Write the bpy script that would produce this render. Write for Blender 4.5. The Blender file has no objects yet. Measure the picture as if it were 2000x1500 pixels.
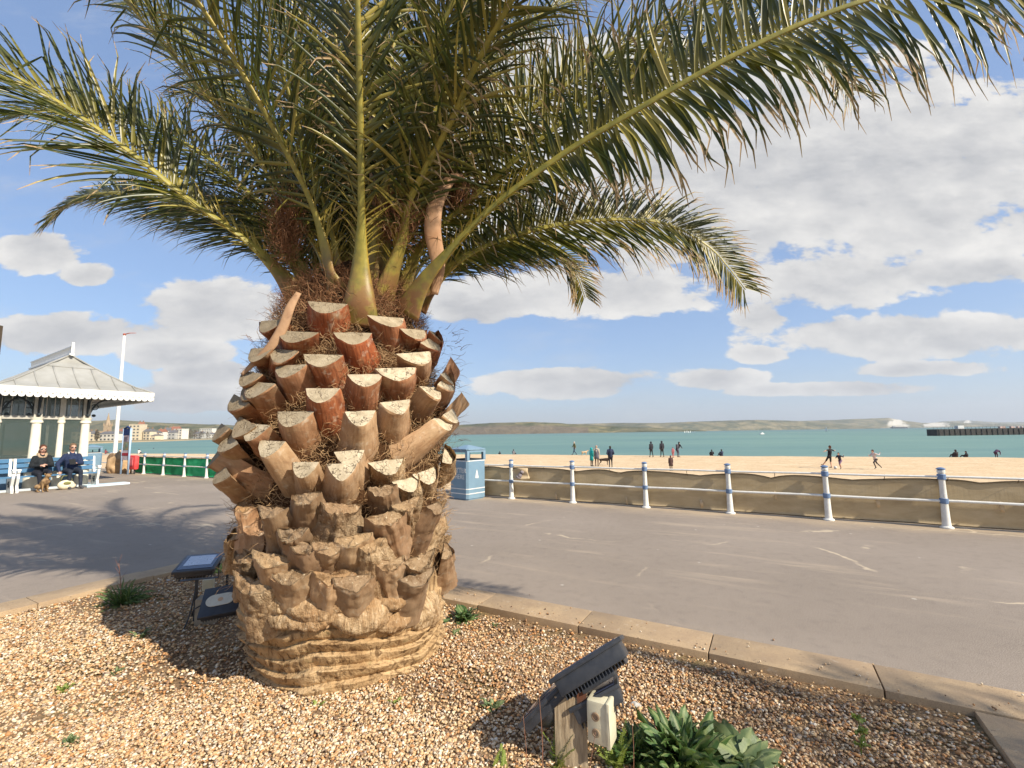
import bpy, bmesh, math, random
import numpy as np
from mathutils import Vector, Matrix, Euler, noise
R = math.radians
random.seed(7); rng = np.random.default_rng(7)
scene = bpy.context.scene
col = scene.collection

# ------------------------------------------------------------------ camera
F_PX, PITCH, ROLL, EYE = 880.0, R(6.2), R(0.8), 1.55
cam_d = bpy.data.cameras.new("camera"); cam = bpy.data.objects.new("camera", cam_d); col.objects.link(cam)
cam_d.sensor_width = 36; cam_d.lens = 36 * F_PX / 2000
cam_d.clip_start = 0.05; cam_d.clip_end = 40000
cam.matrix_world = Matrix.Translation((0, 0, EYE)) @ Matrix.Rotation(R(90) + PITCH, 4, 'X') @ Matrix.Rotation(-ROLL, 4, 'Z')
scene.camera = cam

# ------------------------------------------------------------------ light
SUN_EL, SUN_AZ = R(37), math.atan2(0.81, -0.585)      # azimuth from +Y towards +X
sdir = Vector((math.sin(SUN_AZ) * math.cos(SUN_EL), math.cos(SUN_AZ) * math.cos(SUN_EL), math.sin(SUN_EL)))
sl = bpy.data.lights.new("sun", 'SUN'); sl.energy = 5.0; sl.angle = R(0.53); sl.color = (1.0, 0.91, 0.76)
so = bpy.data.objects.new("sun", sl); col.objects.link(so); so.location = (20, -10, 30)
so.rotation_euler = sdir.to_track_quat('Z', 'Y').to_euler()
scene.view_settings.view_transform = 'Standard'; scene.view_settings.look = 'None'
scene.view_settings.exposure = 0.5; scene.view_settings.gamma = 1.0; scene.view_settings.use_curve_mapping = False

# ------------------------------------------------------------------ node helpers
class NT:
    def __init__(s, tree): s.t = tree; s.n = tree.nodes; s.l = tree.links
    def node(s, typ, **kw):
        n = s.n.new(typ)
        for k, v in kw.items():
            if k.startswith('i_'):
                key = k[2:]; key = int(key) if key.isdigit() else key.replace('_', ' ')
                s.put(n.inputs[key], v)
            else: setattr(n, k, v)
        return n
    def put(s, sock, v):
        if isinstance(v, bpy.types.NodeSocket): s.l.new(v, sock)
        elif isinstance(v, bpy.types.Node): s.l.new(v.outputs[0], sock)
        else:
            if hasattr(sock.default_value, '__len__') and not hasattr(v, '__len__'): v = [v] * len(sock.default_value)
            if hasattr(v, '__len__') and len(sock.default_value) == 4 and len(v) == 3: v = (*v, 1)
            sock.default_value = v
    def m(s, op, a, b=None, c=None, clamp=False):
        n = s.n.new('ShaderNodeMath'); n.operation = op; n.use_clamp = clamp
        s.put(n.inputs[0], a)
        if b is not None: s.put(n.inputs[1], b)
        if c is not None: s.put(n.inputs[2], c)
        return n.outputs[0]
    def mix(s, f, a, b):
        n = s.n.new('ShaderNodeMix'); n.data_type = 'RGBA'; s.put(n.inputs[0], f); s.put(n.inputs[6], a); s.put(n.inputs[7], b)
        return n.outputs[2]
    def noise(s, vec, scale, detail=4, rough=.55, dist=0, dim='3D'):
        n = s.n.new('ShaderNodeTexNoise'); n.noise_dimensions = dim
        if vec is not None: s.put(n.inputs['Vector'], vec)
        n.inputs['Scale'].default_value = scale; n.inputs['Detail'].default_value = detail
        n.inputs['Roughness'].default_value = rough; n.inputs['Distortion'].default_value = dist
        return n.outputs[0]
    def ramp(s, f, *pts):
        n = s.n.new('ShaderNodeValToRGB'); s.put(n.inputs[0], f); e = n.color_ramp.elements
        while len(e) < len(pts): e.new(.5)
        for el, (p, c) in zip(e, pts):
            el.position = p; el.color = (*c, 1) if hasattr(c, '__len__') else (c, c, c, 1)
        return n.outputs[0]
    def sstep(s, v, a, b):
        n = s.n.new('ShaderNodeMapRange'); n.interpolation_type = 'SMOOTHSTEP'
        s.put(n.inputs[0], v); n.inputs[1].default_value = a; n.inputs[2].default_value = b
        return n.outputs[0]
    def scale(s, vec, sc, rot=(0, 0, 0), loc=(0, 0, 0)):
        n = s.n.new('ShaderNodeMapping'); s.put(n.inputs[0], vec); n.inputs[3].default_value = sc
        n.inputs[2].default_value = rot; n.inputs[1].default_value = loc
        return n.outputs[0]

MATS = {}
def newmat(name, rough=.8, spec=.3, metallic=0):
    m = bpy.data.materials.new(name); m.use_nodes = True; nt = NT(m.node_tree)
    b = nt.n['Principled BSDF']; b.inputs['Roughness'].default_value = rough
    b.inputs['Specular IOR Level'].default_value = spec; b.inputs['Metallic'].default_value = metallic
    MATS[name] = m
    return m, nt, b
def obco(nt): return nt.node('ShaderNodeTexCoord').outputs['Object']
def setbump(nt, b, h, strength=.5, dist=.01):
    n = nt.node('ShaderNodeBump'); n.inputs['Strength'].default_value = strength; n.inputs['Distance'].default_value = dist
    nt.put(n.inputs['Height'], h); nt.l.new(n.outputs[0], b.inputs['Normal'])
def pm(name, c1, c2=None, scale=8, rough=.7, bump=.2, bdist=.005, stretch=(1, 1, 1), spec=.3, metallic=0, detail=5):
    if name in MATS: return MATS[name]
    m, nt, b = newmat(name, rough, spec, metallic)
    c2 = c2 or tuple(x * .7 for x in c1)
    v = nt.scale(obco(nt), stretch)
    f = nt.noise(v, scale, detail)
    nt.put(b.inputs['Base Color'], nt.ramp(f, (.3, c1), (.7, c2)))
    nt.put(b.inputs['Roughness'], nt.ramp(f, (.3, min(1, rough * .85)), (.7, min(1, rough * 1.15))))
    if bump: setbump(nt, b, nt.noise(v, scale * 3, 4), bump, bdist)
    return m

# ------------------------------------------------------------------ world: sky with clouds
world = bpy.data.worlds.new("World"); scene.world = world; world.use_nodes = True
w = NT(world.node_tree); bg = w.n['Background']
sky = w.node('ShaderNodeTexSky', sky_type='NISHITA', sun_disc=False)
sky.sun_elevation = SUN_EL; sky.sun_rotation = SUN_AZ; sky.air_density = 1.0; sky.dust_density = .6; sky.ozone_density = 1.6
tc = w.node('ShaderNodeTexCoord').outputs['Generated']
sp = w.node('ShaderNodeSeparateXYZ', i_0=tc)
dx, dy, dz = sp.outputs[0], sp.outputs[1], sp.outputs[2]
ay = w.m('MAXIMUM', w.m('ABSOLUTE', dy), .15)
U = w.m('DIVIDE', dx, ay); V = w.m('DIVIDE', dz, ay)
uv = w.node('ShaderNodeCombineXYZ', i_0=U, i_1=V, i_2=w.m('MULTIPLY', dy, .7)).outputs[0]
warp = w.noise(w.scale(uv, (1, 2.1, 1)), 6.5, 8, .6)
warp2 = w.noise(w.scale(uv, (1, 1.5, 1), loc=(3, 1, 0)), 1.7, 3, .5)
BL = [  # px, py, rx, ry
 (1700, 290, 640, 250), (1350, 380, 330, 165), (1150, 130, 300, 160), (1000, 330, 130, 160), (1620, 545, 215, 62), (1930, 520, 190, 34), (1500, 620, 60, 38),
 (1790, 655, 340, 50), (1490, 690, 62, 20), (1110, 748, 185, 32), (1395, 740, 100, 22), (1190, 560, 260, 58), (930, 585, 130, 50), (1650, 760, 220, 16),
 (425, 600, 165, 68), (40, 480, 95, 48), (145, 527, 62, 24), (80, 650, 230, 42), (350, 690, 120, 30), (420, 730, 110, 30), (380, 778, 130, 30), (1820, 720, 150, 18)]
field = None
for px, py, rx, ry in BL:
    uc = (px - 1000) / 880; vc = (846 - py - (px - 1000) * .014) / 880
    a = w.m('POWER', w.m('ABSOLUTE', w.m('MULTIPLY', w.m('SUBTRACT', U, uc), 880 / rx)), 2)
    b_ = w.m('POWER', w.m('ABSOLUTE', w.m('MULTIPLY', w.m('SUBTRACT', V, vc), 880 / ry)), 2)
    e = w.m('SUBTRACT', 1, w.m('ADD', a, b_))
    field = e if field is None else w.m('SMOOTH_MAX', field, e, .25)
field = w.m('MAXIMUM', field, -1.2)
dens = w.m('ADD', w.m('MULTIPLY', field, .95), w.m('ADD', w.m('MULTIPLY', w.m('SUBTRACT', warp, .5), 3.5), w.m('MULTIPLY', w.m('SUBTRACT', warp2, .5), .7)))
alpha = w.sstep(dens, -.06, .30)
wisps = w.m('MULTIPLY', w.sstep(w.noise(w.scale(uv, (1, 3.5, 1), loc=(9, 4, 0)), 2.6, 7, .6), .5, .78), .35)
alpha = w.m('MAXIMUM', alpha, wisps)
# lit from above: compare the cloud's density with the density a little higher up
uv_up = w.node('ShaderNodeCombineXYZ', i_0=w.m('ADD', U, .05), i_1=w.m('ADD', V, .07), i_2=w.m('MULTIPLY', dy, .7)).outputs[0]
warp_up = w.noise(w.scale(uv_up, (1, 2.1, 1)), 6.5, 6, .6)
shade = w.m('ADD', w.m('MULTIPLY', w.m('SUBTRACT', warp, warp_up), 1.9), .62)
thick = w.sstep(dens, .35, 1.3)
shade = w.m('SUBTRACT', shade, w.m('MULTIPLY', thick, .42), clamp=True)
ccol = w.mix(shade, (6.3, 6.4, 6.7), (10.6, 10.4, 10.1))
skc = w.node('ShaderNodeHueSaturation', i_1=1.02, i_2=1.75, i_4=sky.outputs[0]).outputs[0]
skc = w.mix(.4, skc, (4.4, 6.6, 11.6))
hz = w.m('POWER', w.m('SUBTRACT', 1, w.m('MAXIMUM', dz, 0), clamp=True), 14)
skc2 = w.mix(w.m('MULTIPLY', hz, .55), skc, (5.2, 5.9, 6.8))
fin = w.mix(alpha, skc2, ccol)
w.put(bg.inputs[0], fin); bg.inputs[1].default_value = .060

# ------------------------------------------------------------------ pixel rays (to place things where they stand)
def ray(px, py):
    x = (px - 1000) / F_PX; y = -(py - 750) / F_PX
    c, s = math.cos(-ROLL), math.sin(-ROLL); x, y = x * c - y * s, x * s + y * c
    return Vector((x, math.cos(PITCH) - y * math.sin(PITCH), math.sin(PITCH) + y * math.cos(PITCH)))
def gp(px, py, z=0):
    r = ray(px, py); t = (z - EYE) / r.z; return Vector((r.x * t, r.y * t, z))
def at(px, py, Y):
    r = ray(px, py); t = Y / r.y; return Vector((r.x * t, Y, EYE + r.z * t))
D2, N2 = Vector((.872, -.489, 0)), Vector((.489, .872, 0))       # along / across the promenade
def sn(s, n, z=0): return D2 * s + N2 * n + Vector((0, 0, z))

# ------------------------------------------------------------------ object helpers
def tag(o, label=None, cat=None, group=None, kind=None):
    if label: o['label'] = label
    if cat: o['category'] = cat
    if group: o['group'] = group
    if kind: o['kind'] = kind
    return o
def empty(name, loc=(0, 0, 0), rz=0, label=None, cat=None, group=None):
    o = bpy.data.objects.new(name, None); o.empty_display_size = .1; col.objects.link(o); o.location = loc; o.rotation_euler = (0, 0, rz)
    return tag(o, label, cat, group)
def copy_tree(o, parent=None):
    c = o.copy(); col.objects.link(c); c.parent = parent
    for ch in o.children: copy_tree(ch, c)
    return c
def mesh_obj(name, verts, faces, mats, parent=None, smooth=False, mi=None, off=None, uv=None, cols=None):
    me = bpy.data.meshes.new(name)
    if off is not None:
        off = np.array(off[:]); verts = (np.array(verts, float) - off).tolist()
    me.from_pydata([tuple(v) for v in verts], [], faces)
    for m in (mats if isinstance(mats, (list, tuple)) else [mats]): me.materials.append(m)
    if mi is not None: me.polygons.foreach_set('material_index', mi)
    if smooth: me.polygons.foreach_set('use_smooth', [True] * len(me.polygons))
    if uv is not None:
        l = me.uv_layers.new(name='UVMap'); vi = np.zeros(len(me.loops), int); me.loops.foreach_get('vertex_index', vi)
        l.data.foreach_set('uv', np.array(uv, float)[vi].ravel())
    if cols is not None:
        a = me.color_attributes.new('tint', 'FLOAT_COLOR', 'POINT'); a.data.foreach_set('color', np.array(cols, float).ravel())
    me.update(); o = bpy.data.objects.new(name, me); col.objects.link(o); o.parent = parent
    return o
class MB:
    def __init__(s, off=None): s.v = []; s.f = []; s.m = []; s.off = off; s.M = Matrix.Identity(4)
    def add(s, vs, fs, mi=0):
        k = len(s.v); s.v += [tuple(s.M @ Vector(v)) for v in vs]; s.f += [tuple(i + k for i in f) for f in fs]; s.m += [mi] * len(fs); return s
    def box(s, c, size, rz=0, mi=0, rot=None):
        hx, hy, hz = [x / 2 for x in size]
        vs = [Vector((x, y, z)) for x in (-hx, hx) for y in (-hy, hy) for z in (-hz, hz)]
        rm = (rot or Euler((0, 0, rz))).to_matrix()
        return s.add([rm @ v + Vector(c) for v in vs], [(0, 1, 3, 2), (4, 6, 7, 5), (0, 4, 5, 1), (2, 3, 7, 6), (0, 2, 6, 4), (1, 5, 7, 3)], mi)
    def bbox(s, c, size, b=.005, rz=0, mi=0, rot=None):      # bevelled box
        bm = bmesh.new(); bmesh.ops.create_cube(bm, size=1); bmesh.ops.scale(bm, vec=size, verts=bm.verts)
        bmesh.ops.bevel(bm, geom=bm.edges[:], offset=b, segments=2, affect='EDGES', profile=.6)
        rm = (rot or Euler((0, 0, rz))).to_matrix()
        bm.verts.index_update(); s.add([rm @ v.co + Vector(c) for v in bm.verts], [[v.index for v in f.verts] for f in bm.faces], mi); bm.free(); return s
    def tube(s, pts, rad, n=8, mi=0, cap=True, flat=1.0, up=None):
        pts = [Vector(p) for p in pts]; rad = rad if hasattr(rad, '__len__') else [rad] * len(pts)
        vs = []; fs = []; ref = Vector(up) if up else None
        for i, p in enumerate(pts):
            t = (pts[min(i + 1, len(pts) - 1)] - pts[max(i - 1, 0)]).normalized()
            if ref is None: ref = t.orthogonal()
            a = (ref - t * ref.dot(t)); a = a.normalized() if a.length > 1e-6 else t.orthogonal().normalized()
            if up is None: ref = a
            b = t.cross(a)
            for k in range(n):
                an = 2 * math.pi * k / n; vs.append(p + a * math.cos(an) * rad[i] * flat + b * math.sin(an) * rad[i])
        for i in range(len(pts) - 1):
            for k in range(n): fs.append((i * n + k, i * n + (k + 1) % n, (i + 1) * n + (k + 1) % n, (i + 1) * n + k))
        if cap: fs.append(tuple(range(n))[::-1]); fs.append(tuple((len(pts) - 1) * n + k for k in range(n)))
        return s.add(vs, fs, mi)
    def lathe(s, prof, c=(0, 0, 0), n=16, mi=0):
        vs = []; fs = []; c = Vector(c)
        for r, z in prof:
            for k in range(n): an = 2 * math.pi * k / n; vs.append(c + Vector((r * math.cos(an), r * math.sin(an), z)))
        for i in range(len(prof) - 1):
            for k in range(n): fs.append((i * n + k, i * n + (k + 1) % n, (i + 1) * n + (k + 1) % n, (i + 1) * n + k))
        fs.append(tuple(range(n))[::-1]); fs.append(tuple((len(prof) - 1) * n + k for k in range(n)))
        return s.add(vs, fs, mi)
    def ball(s, c, r, sub=2, mi=0, rot=None):
        bm = bmesh.new(); bmesh.ops.create_icosphere(bm, subdivisions=sub, radius=1); r = r if hasattr(r, '__len__') else (r, r, r)
        rm = (rot or Euler((0, 0, 0))).to_matrix(); bm.verts.index_update()
        s.add([rm @ Vector((v.co.x * r[0], v.co.y * r[1], v.co.z * r[2])) + Vector(c) for v in bm.verts], [[v.index for v in f.verts] for f in bm.faces], mi); bm.free(); return s
    def prism(s, outline, h0, h1, mi=0, frame=None):            # outline in 2D, extruded along local z
        n = len(outline); fr = frame or Matrix.Identity(4)
        vs = [fr @ Vector((x, y, h0)) for x, y in outline] + [fr @ Vector((x, y, h1)) for x, y in outline]
        fs = [(i, (i + 1) % n, n + (i + 1) % n, n + i) for i in range(n)] + [tuple(range(n))[::-1], tuple(range(n, 2 * n))]
        return s.add(vs, fs, mi)
    def build(s, name, mats, parent=None, smooth=False, uv=None):
        return mesh_obj(name, s.v, s.f, mats, parent, smooth, s.m, s.off, uv)
def shade_auto(o, ang=40):
    me = o.data; me.polygons.foreach_set('use_smooth', [True] * len(me.polygons))
    bm = bmesh.new(); bm.from_mesh(me)
    for e in bm.edges:
        if len(e.link_faces) == 2 and e.calc_face_angle(0) > R(ang): e.smooth = False
    bm.to_mesh(me); bm.free(); return o
def nz(v, sc=1, seed=0): return noise.noise(Vector(v) * sc + Vector((seed * 7.3, seed * 3.1, seed * 1.7)))
def fbm(v, sc=1, oct=4, seed=0):
    p = Vector(v) * sc + Vector((seed * 7.3, seed * 3.1, seed * 1.7)); a = 0; k = 1
    for _ in range(oct): a += noise.noise(p) * k; p = p * 2.03; k *= .5
    return a
# ================================================================== SETTING
# asphalt promenade
m, nt, b = newmat('asphalt', .88, .25); oc = obco(nt)
rot = nt.scale(oc, (1, 1, 1), rot=(0, 0, .51))
big = nt.noise(oc, .35, 4); fine = nt.noise(oc, 160, 2); mid = nt.noise(oc, 9, 5)
c = nt.mix(nt.ramp(big, (.35, 0.), (.65, 1.)), (.205, .165, .128), (.285, .232, .185))
c = nt.mix(nt.m('MULTIPLY', nt.ramp(fine, (.45, 0.), (.62, 1.)), .75), c, (.4, .35, .3))
c = nt.mix(nt.m('MULTIPLY', nt.ramp(mid, (.5, 0.), (.8, 1.)), .3), c, (.12, .1, .09))
# wind-blown sand drifts: long streaks along the promenade
st = nt.noise(nt.scale(rot, (.32, 2.6, 1)), 1.5, 6, .62, .5); st2 = nt.noise(oc, .45, 3)
sand = nt.m('MULTIPLY', nt.sstep(st, .53, .70), nt.sstep(st2, .38, .6))
c = nt.mix(nt.m('MULTIPLY', sand, .55), c, (.47, .38, .28))
sx3 = nt.node('ShaderNodeSeparateXYZ', i_0=oc); nn = nt.m('ADD', nt.m('MULTIPLY', sx3.outputs[0], .489), nt.m('MULTIPLY', sx3.outputs[1], .872))
edge = nt.m('MULTIPLY', nt.sstep(nt.m('ADD', nn, nt.m('MULTIPLY', nt.noise(rot, 1.3, 5), 1.6)), 9.5, 10.5), nt.noise(nt.scale(rot, (.5, 5, 1)), 2.5, 5))
c = nt.mix(nt.m('MULTIPLY', edge, 1.1, clamp=True), c, (.56, .43, .28))
pt = nt.node('ShaderNodeTexVoronoi'); pt.inputs['Scale'].default_value = .16; nt.put(pt.inputs['Vector'], nt.scale(rot, (.5, 1, 1)))
c = nt.mix(nt.m('MULTIPLY', pt.outputs[1], .22), c, (.19, .15, .125))
# cracks filled with sand
wv = nt.node('ShaderNodeVectorMath', operation='ADD'); nt.put(wv.inputs[0], oc)
wn = nt.node('ShaderNodeTexNoise'); wn.inputs['Scale'].default_value = .9; wn.inputs['Detail'].default_value = 5; nt.put(wn.inputs['Vector'], oc)
ws = nt.node('ShaderNodeVectorMath', operation='SCALE'); nt.put(ws.inputs[0], wn.outputs[1]); ws.inputs['Scale'].default_value = 1.3
nt.put(wv.inputs[1], ws.outputs[0])
vo = nt.node('ShaderNodeTexVoronoi', feature='DISTANCE_TO_EDGE'); vo.inputs['Scale'].default_value = .38; nt.put(vo.inputs['Vector'], wv.outputs[0])
crack = nt.m('MULTIPLY', nt.sstep(nt.m('SUBTRACT', .014, vo.outputs[0]), 0, .011), nt.sstep(nt.noise(oc, .8, 4), .52, .64))
c = nt.mix(nt.m('MULTIPLY', crack, .8), c, (.55, .45, .32))
# spots
vs_ = nt.node('ShaderNodeTexVoronoi'); vs_.inputs['Scale'].default_value = 2.3; nt.put(vs_.inputs['Vector'], oc)
spot = nt.m('MULTIPLY', nt.sstep(nt.m('SUBTRACT', .055, vs_.outputs['Distance']), 0, .02), .6)
c = nt.mix(spot, c, (.55, .5, .43))
nt.put(b.inputs['Base Color'], c)
setbump(nt, b, nt.m('ADD', nt.m('MULTIPLY', fine, .5), mid), .35, .004)
asphalt = m
RAIL_N = 9.5
def quad_sn(mb, s0, s1, n0, n1, z, mi=0): mb.add([sn(s0, n0, z), sn(s1, n0, z), sn(s1, n1, z), sn(s0, n1, z)], [(0, 1, 2, 3)], mi)
g = MB()
quad_sn(g, -120, 90, 3.88, RAIL_N + .35, 0); quad_sn(g, -120, -6.46, -60, 3.88, 0); quad_sn(g, 1.24, 90, -60, 3.88, 0); quad_sn(g, -6.46, 1.24, -60, -4.35, 0)
tag(g.build('promenade', asphalt), kind='structure')
conc = pm('sea_wall_concrete', (.36, .31, .25), (.26, .22, .18), 5, .9, .4)
g = MB(); 
for z0, z1, n0, n1 in ((-3.6, .02, RAIL_N + .35, RAIL_N + .75),):
    vs = [sn(s, n, z) for s in (-120, 90) for n in (n0, n1) for z in (z0, z1)]
    g.add(vs, [(0, 1, 3, 2), (4, 6, 7, 5), (0, 4, 5, 1), (2, 3, 7, 6), (0, 2, 6, 4), (1, 5, 7, 3)])
tag(g.build('sea_wall', conc), 'low concrete edge of the promenade dropping to the sand behind the railing', 'wall')

# soil of the bed
m, nt, b = newmat('bed_soil', .95, .1); oc = obco(nt)
f1 = nt.noise(oc, 60, 4); f2 = nt.noise(oc, 2.2, 4)
c = nt.ramp(f1, (.3, (.12, .075, .042)), (.55, (.26, .17, .095)), (.75, (.42, .3, .18)))
c = nt.mix(nt.m('MULTIPLY', nt.sstep(f2, .5, .68), .4), c, (.13, .12, .04))
nt.put(b.inputs['Base Color'], c); setbump(nt, b, f1, .8, .012)
soil = m
vs = []; fs = []; NX, NY = 150, 120
for i in range(NX + 1):
    for j in range(NY + 1):
        s = -6.2 + 7.3 * i / NX; n = -4.2 + 7.8 * j / NY; p = sn(s, n)
        e = min(s + 6.2, 1.1 - s, 3.6 - n) ; vs.append((p.x, p.y, -.036 + .012 * fbm(p, 1.6) + .005 * fbm(p, 9)))
fs = [(i * (NY + 1) + j, (i + 1) * (NY + 1) + j, (i + 1) * (NY + 1) + j + 1, i * (NY + 1) + j + 1) for i in range(NX) for j in range(NY)]
tag(mesh_obj('planting_bed', vs, fs, soil, smooth=True), kind='structure')

# kerb stones round the bed
m, nt, b = newmat('kerb_stone', .85, .2); oc = obco(nt)
f1 = nt.noise(oc, 220, 2); f2 = nt.noise(oc, 3, 5); f3 = nt.noise(oc, 22, 4)
c = nt.mix(nt.ramp(f2, (.35, 0.), (.65, 1.)), (.5, .365, .22), (.38, .275, .175))
c = nt.mix(nt.m('MULTIPLY', nt.ramp(f1, (.5, 0.), (.72, 1.)), .75), c, (.2, .13, .08))
c = nt.mix(nt.m('MULTIPLY', nt.ramp(f3, (.62, 0.), (.75, 1.)), .4), c, (.62, .54, .44))
c = nt.mix(nt.m('MULTIPLY', nt.ramp(nt.noise(oc, 1.4, 6, .65), (.48, 0.), (.66, 1.)), .5), c, (.25, .19, .135))
c = nt.mix(nt.m('MULTIPLY', nt.ramp(nt.noise(oc, 42, 2), (.68, 0.), (.72, 1.)), .6), c, (.1, .07, .05))
nt.put(b.inputs['Base Color'], c); setbump(nt, b, nt.m('ADD', f1, f3), .4, .004)
kerbm = m
g = MB(); kz = Matrix.Identity(4)
ang = math.atan2(D2.y, D2.x)
s = .505
def stone(s0, s1, n0, n1, dz=0):
    c = sn((s0 + s1) / 2, (n0 + n1) / 2, -.074 + dz); g.bbox(c, (s1 - s0 - .008, n1 - n0, .18), .006, rz=ang + random.uniform(-.003, .003))
e = .505
while e > -6.4: stone(max(e - .96, -6.46), e, 3.54, 3.885, random.uniform(-.004, .004)); e -= .96
e = .505
while e < 9: stone(e, e + .96, 3.54, 3.885, -.004); e += .96
k = 3.54
while k > -4.2:
    stone(.885, 1.235, k - .93, k - .004, -.012); stone(-6.46, -6.11, k - .93, k - .004, random.uniform(-.02, .01)); k -= .93
e = -6.46
while e < 1.2: stone(e, min(e + .96, 1.235), -4.35, -4.21); e += .96
tag(shade_auto(g.build('kerb', kerbm), 30), kind='structure')

# gravel: angular flint chips lying on the bed
ico = bmesh.new(); bmesh.ops.create_icosphere(ico, subdivisions=1, radius=1); ico.verts.index_update()
IV = np.array([v.co[:] for v in ico.verts]); IF = np.array([[v.index for v in f.verts] for f in ico.faces]); ico.free()
OV = np.array([(1, 0, 0), (-1, 0, 0), (0, 1, 0), (0, -1, 0), (0, 0, 1), (0, 0, -1)], float)
OF = np.array([(0, 2, 4), (2, 1, 4), (1, 3, 4), (3, 0, 4), (2, 0, 5), (1, 2, 5), (3, 1, 5), (0, 3, 5)])
PAL = np.array([(.74, .6, .41), (.82, .74, .6), (.62, .42, .22), (.52, .26, .1), (.33, .19, .1), (.42, .33, .24), (.66, .46, .26), (.2, .13, .09)])
def scatter(N, rmin, rmax, smin, smax, nmin, nmax, near):
    s = rng.uniform(smin, smax, N); n = rng.uniform(nmin, nmax, N)
    X = .872 * s + .489 * n; Y = -.489 * s + .872 * n
    d = np.hypot(X, Y); keep = (Y > 1.75) & (np.abs(X) < Y * 1.28 + .3) & ((X + 1.3) ** 2 + (Y - 3.62) ** 2 > .62 ** 2)
    keep &= (d < 3.7) if near else (d >= 3.7)
    # bare soil patches: fewer chips to the right by the kerb and in the shade on the left
    pv = np.array([fbm((x, y, 0), 1.1, 3, 3) for x, y in zip(X, Y)])
    pr = np.where((s > -2.4) & (n > 2.3 - .3 * (s + 2.4)), .48, .97); pr = np.where(pv > .22, pr * .72, pr); lz = np.clip((-2.6 - s) / .8, 0, 1) * np.clip((n - 1.2 - .25 * pv * 3) / .7, 0, 1); pr = pr * (1 - .72 * lz); pr = np.where(n > 3.40, pr * .35, pr)  # chips thinned at the kerb so dark soil stands in for its shadow line
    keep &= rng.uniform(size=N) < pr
    lzk = lz[keep]; X, Y, s, n = X[keep], Y[keep], s[keep], n[keep]; M = len(X)
    r = rng.uniform(rmin, rmax, M) * rng.choice([.8, 1, 1, 1.35], M)
    V0, F0 = (IV, IF) if near else (OV, OF); K = len(V0)
    V = np.repeat(V0[None], M, 0) * (1 + rng.uniform(-.28, .28, (M, K, 1)))
    V *= (np.stack([rng.uniform(.8, 1.35, M), rng.uniform(.6, 1., M), rng.uniform(.4, .75, M)], 1) * r[:, None])[:, None]
    a = rng.uniform(0, 6.28, M); t = rng.normal(0, .45, M)
    ct, st = np.cos(t)[:, None], np.sin(t)[:, None]; y = V[..., 1] * ct - V[..., 2] * st; z = V[..., 1] * st + V[..., 2] * ct
    ca, sa = np.cos(a)[:, None], np.sin(a)[:, None]; x = V[..., 0] * ca - y * sa; y2 = V[..., 0] * sa + y * ca
    h = rng.uniform(-.004, .009, M) - .031
    P = np.stack([x + X[:, None], y2 + Y[:, None], z + h[:, None]], -1)
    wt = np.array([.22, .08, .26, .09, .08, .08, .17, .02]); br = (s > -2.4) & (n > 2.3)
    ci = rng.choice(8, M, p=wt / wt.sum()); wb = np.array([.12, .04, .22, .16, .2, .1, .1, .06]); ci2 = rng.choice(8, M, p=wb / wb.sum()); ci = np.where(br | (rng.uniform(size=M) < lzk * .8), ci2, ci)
    C = PAL[ci] * rng.uniform(.78, 1.12, (M, 1)); C = np.repeat(C[:, None], K, 1)
    Fc = F0[None] + (np.arange(M) * K)[:, None, None]
    return P.reshape(-1, 3), Fc.reshape(-1, 3), np.concatenate([C.reshape(-1, 3), np.ones((M * K, 1))], 1)
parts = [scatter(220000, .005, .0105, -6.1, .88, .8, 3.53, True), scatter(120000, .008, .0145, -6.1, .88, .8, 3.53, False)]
def strays(N):                     # a few chips kicked on to the kerb and the tarmac
    s = rng.uniform(-6, 3, N); n = 3.5 + np.abs(rng.normal(0, .2, N)) + .04; X = .872 * s + .489 * n; Y = -.489 * s + .872 * n; r = rng.uniform(.004, .009, N)
    V = OV[None] * (1 + rng.uniform(-.25, .25, (N, 6, 1))) * r[:, None, None]; z = np.where(n < 3.88, .02, .004) + r * .4
    P = V + np.stack([X, Y, z], 1)[:, None]; C = PAL[rng.choice(8, N)] * .9
    return P.reshape(-1, 3), (OF[None] + (np.arange(N) * 6)[:, None, None]).reshape(-1, 3), np.concatenate([np.repeat(C, 6, 0), np.ones((N * 6, 1))], 1)
parts.append(strays(150))
k = 0; Vs = []; Fs = []; Cs = []
for P, Fc, C in parts: Vs.append(P); Fs.append(Fc + k); Cs.append(C); k += len(P)
Vs = np.concatenate(Vs); Fs = np.concatenate(Fs); Cs = np.concatenate(Cs)
me = bpy.data.meshes.new('gravel'); me.vertices.add(len(Vs)); me.vertices.foreach_set('co', Vs.ravel())
me.loops.add(Fs.size); me.loops.foreach_set('vertex_index', Fs.ravel().astype(np.int32)); me.polygons.add(len(Fs))
me.polygons.foreach_set('loop_start', np.arange(0, Fs.size, 3, dtype=np.int32)); me.polygons.foreach_set('loop_total', np.full(len(Fs), 3, np.int32))
me.update(calc_edges=True)
ca = me.color_attributes.new('tint', 'FLOAT_COLOR', 'POINT'); ca.data.foreach_set('color', Cs.ravel())
m, nt, b = newmat('gravel_chips', .62, .35)
at_ = nt.node('ShaderNodeAttribute', attribute_name='tint'); f = nt.noise(obco(nt), 130, 3)
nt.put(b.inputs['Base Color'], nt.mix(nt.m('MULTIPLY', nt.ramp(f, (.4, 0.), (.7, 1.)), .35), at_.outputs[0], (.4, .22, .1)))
me.materials.append(m); o = bpy.data.objects.new('gravel', me); col.objects.link(o)
tag(o, 'cream, tan and orange flint gravel covering the bed round the palm', 'gravel', kind='stuff')

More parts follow.
